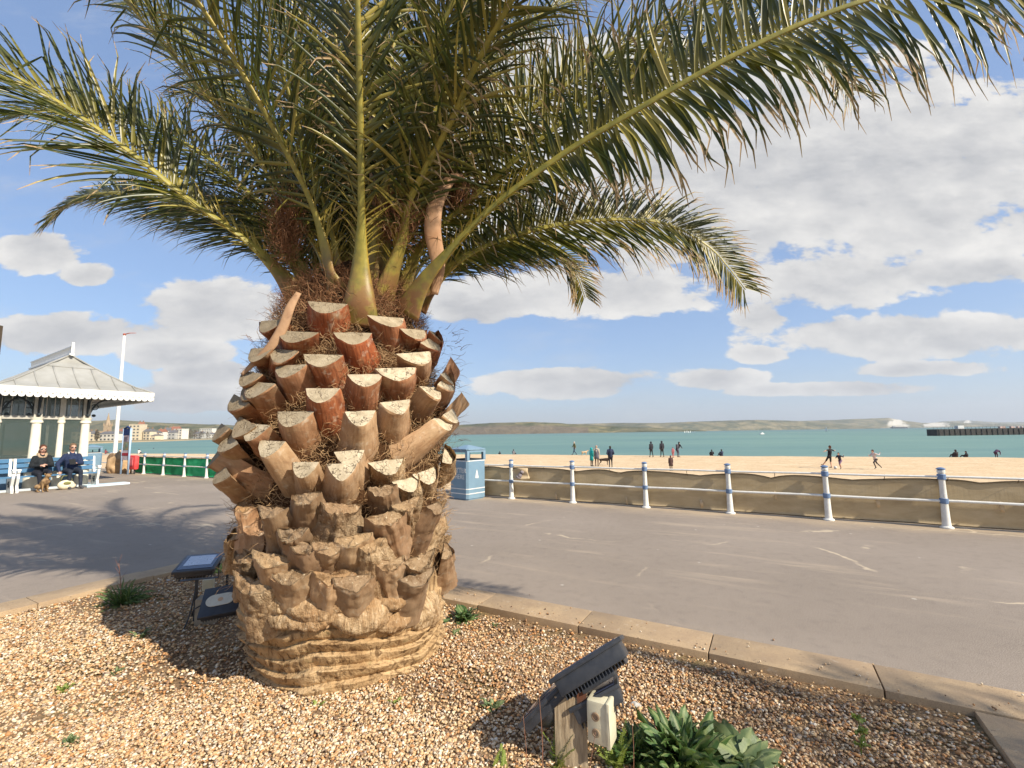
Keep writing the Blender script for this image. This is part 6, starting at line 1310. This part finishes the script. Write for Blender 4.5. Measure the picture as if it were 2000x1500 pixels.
g = MB(); g.bbox((0, 0, 3.5), (88, 14, 7), 1); g.build('hull', hulld, shp); g = MB(); g.bbox((-30, 0, 9), (14, 10, 7), .5); g.box((10, 0, 8), (40, 8, 2)); g.build('superstructure', pm('ship_grey', (.3, .3, .32)), shp)
# pier / breakwater
pr_ = pm('breakwater_dark', (.035, .032, .03), (.06, .055, .05), .5, .9, .3, .1)
a = at(1830, 838.5, 235); b2 = at(2080, 836.5, 235); pier = empty('breakwater', (a.x, 235, -3), 0, 'black breakwater wall reaching in from the right edge over the sea', 'breakwater')
L_ = b2.x - a.x; H_ = at(1830, 838.5, 235).z + 3
g = MB(); g.prism([(0, 0), (L_, 0), (L_, H_ + .2), (0, H_)], 0, 6, frame=Matrix.Rotation(R(90), 4, 'X') @ Matrix.Translation((0, 0, -6))); g.build('wall', pr_, pier)
for k in range(24): g = MB(); g.box((1 + k * L_ / 24, -.15, H_ / 2), (.35, .3, H_ - .3)); g.build('pile', pr_, pier)
g = MB()
for k in range(int(L_ / 2)): g.tube([(1 + 2 * k, 3, H_), (1 + 2 * k, 3, H_ + 1)], .05, 4)
g.tube([(0, 3, H_ + 1), (L_, 3, H_ + 1.2)], .05, 4); g.build('handrail', hulld, pier)
g = MB(); g.bbox((L_ * .22, 3, H_ + .9), (3.2, 2, 1.6), .1); g.build('hut', hullm, pier)
rd = random.Random(5)
for k in range(14):
    g = MB(); g.bbox((L_ * .55 + k * L_ * .033, 3 + rd.uniform(-1, 1), H_ + .5), (rd.uniform(.5, 1.6), 1, rd.uniform(.5, 1.1)), .1); g.build('crate', pm('gear_pale', (.6, .5, .45), (.5, .3, .25), 2), pier)
# ================================================================== FLOODLIGHTS
blk = pm('lamp_black', (.022, .025, .032), (.04, .043, .05), 20, .42, .15, .002, spec=.5)
lgl = pm('lamp_glass', (.03, .04, .08), (.04, .05, .1), 2, .08, 0, spec=.7)
refl = pm('lamp_reflector', (.6, .62, .66), (.45, .47, .52), 60, .3, .4, .002, metallic=.6)
ledm = pm('lamp_lens', (.62, .6, .5), (.55, .52, .42), 30, .35, .1, .001)
rust = pm('rusty_bracket', (.16, .05, .02), (.07, .05, .04), 26, .8, .5, .003)
def frame_m(c, n, xdir):
    n = Vector(n).normalized(); x = Vector(xdir); x = (x - n * x.dot(n)).normalized(); y = n.cross(x)
    return Matrix(((x.x, y.x, n.x, c[0]), (x.y, y.y, n.y, c[1]), (x.z, y.z, n.z, c[2]), (0, 0, 0, 1)))
def floodlight(c, n, xdir, w_, h_, label, oval=False, d=.055, bracket=None, fins=12, bowl=False):
    t = empty('floodlight', (0, 0, 0), 0, label, 'floodlight'); t.matrix_world = frame_m(c, n, xdir)
    g = MB(); g.bbox((0, 0, -d / 2), (w_ * .9, h_ * .88, d), .01); g.bbox((0, 0, -.006), (w_, h_, .022), .008)
    if bowl: g.ball((0, 0, -.05), (w_ * .36, h_ * .36, .07), 3)
    else: g.bbox((0, -.01, -d - .018), (w_ * .45, h_ * .5, .04), .008)
    shade_auto(g.build('housing', blk, t), 35)
    g = MB()
    for k in range(fins): g.box((-w_ * .4 + w_ * .8 * k / (fins - 1), 0, -d - .010), (.004, h_ * .8, .024))
    if not bowl: g.build('cooling_fins', blk, t)
    if oval:
        g = MB(); out = []; rw, rh = w_ * .16, h_ * .2
        for k in range(24): a = 2 * math.pi * k / 24; out.append(((rw if math.cos(a) > 0 else -rw) + rh * math.cos(a), rh * math.sin(a)))
        g.prism(out, .004, .010); g.build('lens', ledm, t); g = MB(); g.lathe([(.018, .0105), (.018, .012)], n=12); g.build('led', pm('led_amber', (.6, .4, .25)), t)
    else:
        g = MB(); g.box((0, 0, .006), (w_ * .84, h_ * .8, .004)); g.build('front_glass', lgl, t)
        g = MB(); zf = .0085; W2, H2 = w_ * .33, h_ * .28; oy = h_ * .06
        vs = [(-W2, -H2 + oy, zf), (W2, -H2 + oy, zf), (W2, H2 + oy, zf), (-W2, H2 + oy, zf), (-W2 * .1, oy - H2, zf + .0012), (W2 * .35, H2 + oy, zf + .0012)]
        g.add(vs, [(0, 4, 5, 3), (4, 1, 2, 5)]); g.build('reflector', refl, t)
    if bracket:
        bm_, x_ = bracket; g = MB(); 
        for sx in (-1, 1):
            g.box((sx * (w_ * .45 + .008), 0, -.07), (.004, .03, .14)); g.M = Matrix.Translation((sx * (w_ * .45 + .012), 0, -.03)) @ Matrix.Rotation(R(90), 4, 'Y'); g.lathe([(.012, -.006), (.012, .006)], n=6); g.M = Matrix.Identity(4)
        g.box((0, 0, -.14), (w_ * .9 + .02, .03, .004)); g.build('bracket', bm_, t)
    return t
YA = 2.42
floodlight(at(1148, 1283, YA), (-.44, .43, .78), (.87, -.05, .5), .405, .30, 'large black floodlight seen from its edge on top of the wooden post', fins=20, d=.085)
floodlight(at(1160, 1350, YA - .02), (-.40, .30, .82), (.87, -.05, .46), .27, .22, 'black floodlight slung just beneath the large one on the wooden post', fins=12, d=.075)
floodlight(at(1064, 1362, YA + .02), (-.62, .34, .70), (.72, 0, .66), .30, .24, 'black floodlight with a bulging back hanging left of the wooden post', bowl=True)
pst = gp(1117, 1492, -.06); wp = empty('timber_stump', (pst.x, pst.y, -.06), -.12, 'short weathered timber stump carrying the black floodlights in the gravel', 'stump')
m, nt, b = newmat('weathered_timber', .9, .1); oc = obco(nt); f1 = nt.noise(nt.scale(oc, (1, 1, .12)), 60, 5, .6, .5); f2 = nt.noise(oc, 5, 4)
nt.put(b.inputs['Base Color'], nt.mix(nt.ramp(f2, (.35, 0.), (.7, .5)), nt.ramp(f1, (.3, (.16, .11, .065)), (.6, (.42, .33, .22))), (.4, .34, .24))); setbump(nt, b, f1, .7, .006)
g = MB(); g.bbox((0, 0, .16), (.155, .13, .36), .006); shade_auto(g.build('block', m, wp), 30)
g = MB(); g.box((.055, -.068, .33), (.045, .005, .16)); g.box((.055, -.05, .41), (.045, .005, .12), rot=Euler((.15, 0, 0))); g.M = Matrix.Translation((.055, -.075, .43)) @ Matrix.Rotation(R(90), 4, 'X'); g.lathe([(.014, -.006), (.014, .008)], n=6); g.M = Matrix.Identity(4)
g.box((.02, 0, .345), (.13, .04, .006)); g.build('bracket', rust, wp)
jp = at(1172, 1402, 2.30); jb = empty('junction_box', (jp.x, jp.y, jp.z - .095), -.5, 'cream plastic junction box with round knock-outs beside the timber stump', 'junction box')
crm = pm('cream_plastic', (.68, .64, .47), (.55, .5, .36), 18, .45, .1, .002)
g = MB(); g.bbox((0, 0, .095), (.10, .10, .19), .014); shade_auto(g.build('case', crm, jb), 35); g = MB(); g.bbox((.053, 0, .095), (.02, .108, .2), .008); shade_auto(g.build('lid', crm, jb), 35)
for z_ in (.055, .125): g = MB(); g.M = Matrix.Translation((-.005, -.0505, z_)) @ Matrix.Rotation(R(90), 4, 'X'); g.lathe([(.019, 0), (.019, .005), (.013, .006), (.013, .002)], n=16); g.build('knock_out', pm('knock_out', (.25, .16, .1), (.4, .33, .22)), jb)
g = MB(); p0 = at(1195, 1335, 2.42); p1 = at(1202, 1358, 2.36); p2 = at(1196, 1380, 2.32); pts, _ = spline([p0, p1, p2], 8); g.tube(pts, .005, 6); tag(g.build('cable', blk, None, True), 'thin black cable looping from the lower floodlight to the junction box', 'cable')
# left pair
floodlight(at(390, 1098, 3.86), (.06, -.12, .98), (.92, .34, 0), .29, .36, 'black floodlight with a square reflector facing up, left of the trunk', bracket=(blk, 0))
floodlight(at(431, 1172, 3.52), (.12, -.48, .86), (.93, .34, .1), .25, .27, 'black floodlight with an oval cream lens tucked against the trunk', oval=True, bracket=(blk, 0))
q = gp(400, 1222, -.06); cb = empty('mounting_block', (q.x, q.y, -.06), .3, 'small grey block with steel upright carrying the left floodlights', 'mounting block')
stn = pm('block_grey', (.34, .29, .22), (.24, .2, .15), 20, .9, .3)
g = MB(); g.bbox((.02, 0, .11), (.17, .13, .26), .01); shade_auto(g.build('block', stn, cb)); g = MB(); g.box((-.085, .02, .24), (.025, .006, .42)); g.box((.10, .2, .27), (.02, .006, .36)); g.build('upright', blk, cb)
g = MB(); g.bbox((-.03, .14, .3), (.09, .05, .1), .01); shade_auto(g.build('junction_cover', crm, cb)); g = MB(); pts, _ = spline([(-.08, -.02, .3), (-.1, -.06, .12), (-.13, -.1, .0)], 6); g.tube(pts, .007, 6); pts, _ = spline([(.0, -.07, .2), (-.06, -.1, .17), (-.09, -.03, .1)], 6); g.tube(pts, .006, 6); g.build('cable', blk, cb, True)

# ================================================================== PLANTS IN THE BED
def green(name, c1, c2, dry=(.3, .25, .1)):
    if name in MATS: return MATS[name]
    m, nt, b = newmat(name, .5, .4); a_ = nt.node('ShaderNodeAttribute', attribute_name='tint'); s_ = nt.node('ShaderNodeSeparateColor', i_0=a_.outputs[0])
    f = nt.noise(obco(nt), 22, 4); c = nt.mix(s_.outputs[0], c1, c2); c = nt.mix(nt.m('MULTIPLY', s_.outputs[1], .5), c, (.42, .46, .2)); c = nt.mix(nt.m('MULTIPLY', nt.ramp(f, (.58, 0.), (.7, 1.)), .4), c, dry)
    nt.put(b.inputs['Base Color'], c); setbump(nt, b, nt.noise(obco(nt), 60, 3), .5, .004)
    tr = nt.node('ShaderNodeBsdfTranslucent'); nt.put(tr.inputs[0], nt.mix(.5, c, (.3, .4, .08))); mx = nt.node('ShaderNodeMixShader'); mx.inputs[0].default_value = .25
    nt.l.new(b.outputs[0], mx.inputs[1]); nt.l.new(tr.outputs[0], mx.inputs[2]); nt.l.new(mx.outputs[0], nt.n['Material Output'].inputs[0]); return m
def leafy(name, loc, n, L, Wd, mt, label, cat, seed, up=(.25, 1.1), lobes=0., grp=None, parent=None):
    rd = random.Random(seed); vs = []; fs = []; cs = []; NU, NV = 9, 4
    for i in range(n):
        az = rd.uniform(0, 6.283); el = rd.uniform(*up); l_ = L * rd.uniform(.55, 1.1); w_ = Wd * rd.uniform(.7, 1.15) * l_ / L; h = Vector((math.cos(az), math.sin(az), 0)); s_ = Vector((-h.y, h.x, 0)); s_ = (s_ + Vector((0, 0, rd.gauss(0, .5)))).normalized()
        base = Vector((rd.gauss(0, L * .14), rd.gauss(0, L * .14), 0)); curv = rd.uniform(.7, 1.9); rnd = rd.random(); k0 = len(vs); p = base.copy(); fold = rd.uniform(.1, .55); tw = rd.gauss(0, .5); ph = rd.uniform(0, 6)
        for u in range(NU + 1):
            t = u / NU; e = el - curv * t * t * .7; d = h * math.cos(e) + Vector((0, 0, math.sin(e))); ss = (s_ - d * s_.dot(d)).normalized(); nn = ss.cross(d); ss = ss * math.cos(tw * t) + nn * math.sin(tw * t); nn = ss.cross(d)
            ww = w_ * (.12 if t < .22 else math.sin(math.pi * min(1, (t - .2) / .8) ** .75) ** .7 + .04) * (1 + lobes * math.sin(t * 26 + ph))
            for v in range(NV + 1):
                q = v / NV * 2 - 1; vs.append(p + ss * (q * ww / 2) + nn * (abs(q) * fold * ww * .5 + .006 * math.sin(t * 14 + q * 3 + ph) * abs(q))); cs.append((rnd, 1 if v == NV // 2 else 0, 0, 1))
            p = p + d * (l_ / NU); 
            if p.z < .006: p.z = .006
        fs += [(k0 + u * (NV + 1) + v, k0 + (u + 1) * (NV + 1) + v, k0 + (u + 1) * (NV + 1) + v + 1, k0 + u * (NV + 1) + v + 1) for u in range(NU) for v in range(NV)]
    o = mesh_obj(name, vs, fs, mt, parent, True, cols=cs); o.location = loc
    if label: tag(o, label, cat, grp)
    return o
dock = green('dock_green', (.035, .085, .022), (.085, .16, .045)); grey_g = green('grey_green', (.09, .14, .06), (.18, .23, .1)); yel_g = green('yellow_green', (.16, .22, .03), (.26, .33, .06), (.3, .3, .05))
leafy('leafy_weed', gp(1330, 1500, -.042), 170, .25, .06, dock, 'large clump of dark green leafy weed at the bottom edge, right of the junction box', 'plant', 1, up=(.45, 1.35), lobes=.22)
leafy('leafy_weed', gp(1448, 1492, -.042), 90, .19, .085, grey_g, 'broad grey-green leaved weed forming the right part of the clump', 'plant', 2, up=(.1, .8), lobes=.16)
leafy('leafy_weed', gp(1250, 1490, -.042), 60, .18, .045, dock, 'narrow leaved green weed between the junction box and the big clump', 'plant', 3, up=(.5, 1.3), lobes=.1)
leafy('leafy_weed', gp(905, 1212, -.042), 75, .15, .05, dock, 'green weed growing where the trunk meets the stone kerb', 'plant', 4, up=(.2, 1.2))
leafy('leafy_weed', gp(893, 1240, -.042), 20, .06, .025, grey_g, 'small grey-green weed just below the one by the kerb', 'plant', 5, up=(.1, .9))
leafy('leafy_weed', gp(240, 1182, -.042), 110, .24, .018, dock, 'dark narrow leaved tuft in the palm shade near the left kerb', 'plant', 6, up=(.3, 1.3))
leafy('leafy_weed', gp(430, 1118, -.042), 24, .12, .05, yel_g, 'yellow-green leaves peeping out behind the left floodlights', 'plant', 7)
leafy('leafy_weed', gp(275, 1245, -.042), 14, .1, .025, grey_g, 'tiny pale weed in the shade below the dark tuft', 'plant', 8)
for i, (x, y, n, L_, lab) in enumerate([(618, 1382, 14, .045, 'tiny green seedling at the foot of the trunk, left of centre'), (772, 1376, 16, .045, 'tiny bright seedling at the foot of the trunk, right of centre'), (125, 1352, 26, .055, 'small bright green tuft in the open gravel on the left'), (140, 1455, 20, .06, 'faint green tuft in the lower left gravel'), (968, 1225, 12, .04, 'tiny weed in the gravel right of the kerb weed'), (226, 1318, 12, .05, 'small weed at the edge of the shadow on the left'), (960, 1382, 22, .09, 'brownish green weed in the floodlight shadow')]):
    leafy('seedling', gp(x, y, -.04), n, L_, L_ * .4, yel_g if i in (1, 2, 0) else grey_g, lab, 'plant', 20 + i, up=(.2, 1.2))
def fern(loc, n, H_, mt, label, seed):
    rd = random.Random(seed); vs = []; fs = []; cs = []
    for i in range(n):
        az = rd.uniform(0, 6.28); el = rd.uniform(.8, 1.45); h = Vector((math.cos(az), math.sin(az), 0)); p = Vector((rd.gauss(0, .02), rd.gauss(0, .02), 0)); l_ = H_ * rd.uniform(.6, 1.1)
        for u in range(22):
            t = u / 22; e = el - t * .5; d = h * math.cos(e) + Vector((0, 0, math.sin(e))); s_ = d.cross(Vector((0, 0, 1))).normalized(); k0 = len(vs); w_ = .0018
            vs += [p + s_ * w_, p - s_ * w_, p + d * l_ / 22 - s_ * w_, p + d * l_ / 22 + s_ * w_]; fs.append((k0, k0 + 1, k0 + 2, k0 + 3)); cs += [(.8, 1, 0, 1)] * 4
            for sg in (-1, 1):
                k0 = len(vs); ll = .035 * (1 - t * .75) * (H_ / .2) ** .5; dd = (s_ * sg + d * .5 + Vector((rd.gauss(0, .15),) * 3)).normalized(); a = p + dd * ll; vs += [p, p + dd * ll * .5 + d * .004, a, p + dd * ll * .5 - d * .004]; fs.append((k0, k0 + 1, k0 + 2, k0 + 3)); cs += [(rd.random(), 0, 0, 1)] * 4
            p = p + d * (l_ / 22)
    o = mesh_obj('feathery_weed', vs, fs, mt, None, False, cols=cs); o.location = loc; return tag(o, label, 'plant')
fern(gp(1205, 1500, -.042), 16, .20, yel_g, 'feathery green weed in front of the junction box', 1); fern(gp(1092, 1500, -.042), 10, .17, yel_g, 'feathery green weed at the left foot of the timber stump', 2); fern(gp(985, 1505, -.042), 4, .1, yel_g, 'small feathery weed at the bottom edge, left of the stump', 3)
twig = pm('dead_stem', (.3, .12, .07), (.2, .12, .08), 30, .8, 0)
def stem(px0, py0, px1, py1, Y, r_, label, br=0):
    a, b2 = at(px0, py0, Y), at(px1, py1, Y); a.z = -.06; g = MB(); mid = (a + b2) / 2 + Vector((.01, .0, 0)); pts, _ = spline([a, mid, b2], 8); g.tube(pts, [r_ * (1 - .5 * i / len(pts)) for i in range(len(pts))], 5)
    rd = random.Random(px0)
    for k in range(br): p = pts[-1 - k * 2]; g.tube([p, p + Vector((rd.uniform(-.07, .07), rd.uniform(-.04, .04), rd.uniform(.03, .1)))], [.0015, .0008], 4)
    tag(g.build('dead_stem', twig, None, True), label, 'stem')
stem(1026, 1500, 1022, 1398, 2.12, .0022, 'thin dead stem standing furthest left of the timber stump'); stem(1057, 1500, 1052, 1345, 2.16, .0026, 'tall reddish dead stem just left of the timber stump'); stem(1233, 1500, 1231, 1370, 2.16, .0018, 'thin dead stem rising between the junction box and the clump'); stem(236, 1180, 232, 1100, 4.5, .004, 'dry branching stalk rising from the dark tuft on the left', 6)
stem(1125, 1490, 1163, 1430, 2.12, .002, 'straw coloured stem leaning across the junction box')
sp_ = gp(1682, 1478, -.042); g = MB(); g.tube([(0, 0, 0), (.01, 0, .09), (.0, 0, .19)], [.003, .0025, .0015], 6)
spg = empty('sprig', sp_, 0, 'single yellow-green sprig in the gravel near the bed corner', 'plant'); g.build('stem', yel_g, spg); 
for z_, sd in ((.05, 1), (.11, 2), (.17, 3)): l_ = leafy('leaf_cluster', (0, 0, z_), 7, .05, .025, yel_g, None, None, 40 + sd, up=(.2, 1.2), parent=spg)
heap('stone', gp(1240, 1385, -.05), (.035, .025, .025), pm('grey_stone', (.5, .48, .45), (.35, .34, .33), 20, .8, .3), 'pale grey stone on the gravel right of the junction box', 'stone', 11)
for i, (x, y, s_) in enumerate([(330, 1137, .03), (310, 1140, .022), (350, 1150, .02), (290, 1228, .02), (1790, 1340, .015)]):
    heap('stone', gp(x, y, -.05), (s_, s_ * .8, s_ * .7), MATS['grey_stone'], ['largest pale pebble by the left kerb', 'pale pebble left of the largest one by the left kerb', 'pale pebble nearest the left floodlights', 'pale pebble in the middle of the palm shade', 'small dark chip on the bed by the right kerb'][i], 'stone', 12 + i)
# sparse grass on the bare soil at the left
vs = []; fs = []; rd = random.Random(3)
for i in range(3800):
    px = rd.gauss(190, 120); py = rd.gauss(1235, 38); 
    if px < -20 or px > 440: continue
    p = gp(px, max(1165, py), -.06); s_, n_ = D2.dot(p), N2.dot(p)
    if s_ < -6.05 or n_ > 3.5 or fbm(p, 1.5, 3, 6) < -.05: continue
    a = rd.uniform(0, 6.28); h = rd.uniform(.015, .05); d = Vector((math.cos(a), math.sin(a), 0)); k0 = len(vs); vs += [p - d * .002, p + d * .002, p + Vector((rd.gauss(0, .012), rd.gauss(0, .012), h))]; fs.append((k0, k0 + 1, k0 + 2))
tag(mesh_obj('grass', vs, fs, yel_g, cols=[(.3, 0, 0, 1)] * len(vs)), 'sparse moss and grass growing in the gravel under the palm shade', 'grass', kind='stuff')

# the neighbouring palm just outside the view on the right: its crown throws the streaks of shade over the bed corner
pq = empty('palm_tree', (8.3, -3.3, -.05), 0, 'second date palm of the row, standing outside the right edge of the picture', 'palm tree')
k_ = 0
for ch in list(palm.children):
    if ch.name.startswith('trunk') or (ch.name.startswith('frond') and (k_ := k_ + 1) % 2): c_ = copy_tree(ch, pq)
pq.rotation_euler = (0, 0, R(150))

# ================================================================== HAZE
g = MB(); g.box((0, 1500, 200), (17000, 14500, 410.4)); hz_o = g.build('haze', bpy.data.materials.new('haze'), None); hm_ = hz_o.data.materials[0]; hm_.use_nodes = True; nh = NT(hm_.node_tree)
nh.n.remove(nh.n['Principled BSDF']); pv = nh.node('ShaderNodeVolumePrincipled'); pv.inputs['Color'].default_value = (.86, .92, 1, 1); pv.inputs['Density'].default_value = 9e-5; pv.inputs['Anisotropy'].default_value = .2
nh.l.new(pv.outputs[0], nh.n['Material Output'].inputs['Volume']); tag(hz_o, 'thin sea haze over the bay fading the far hills', 'haze', kind='stuff')
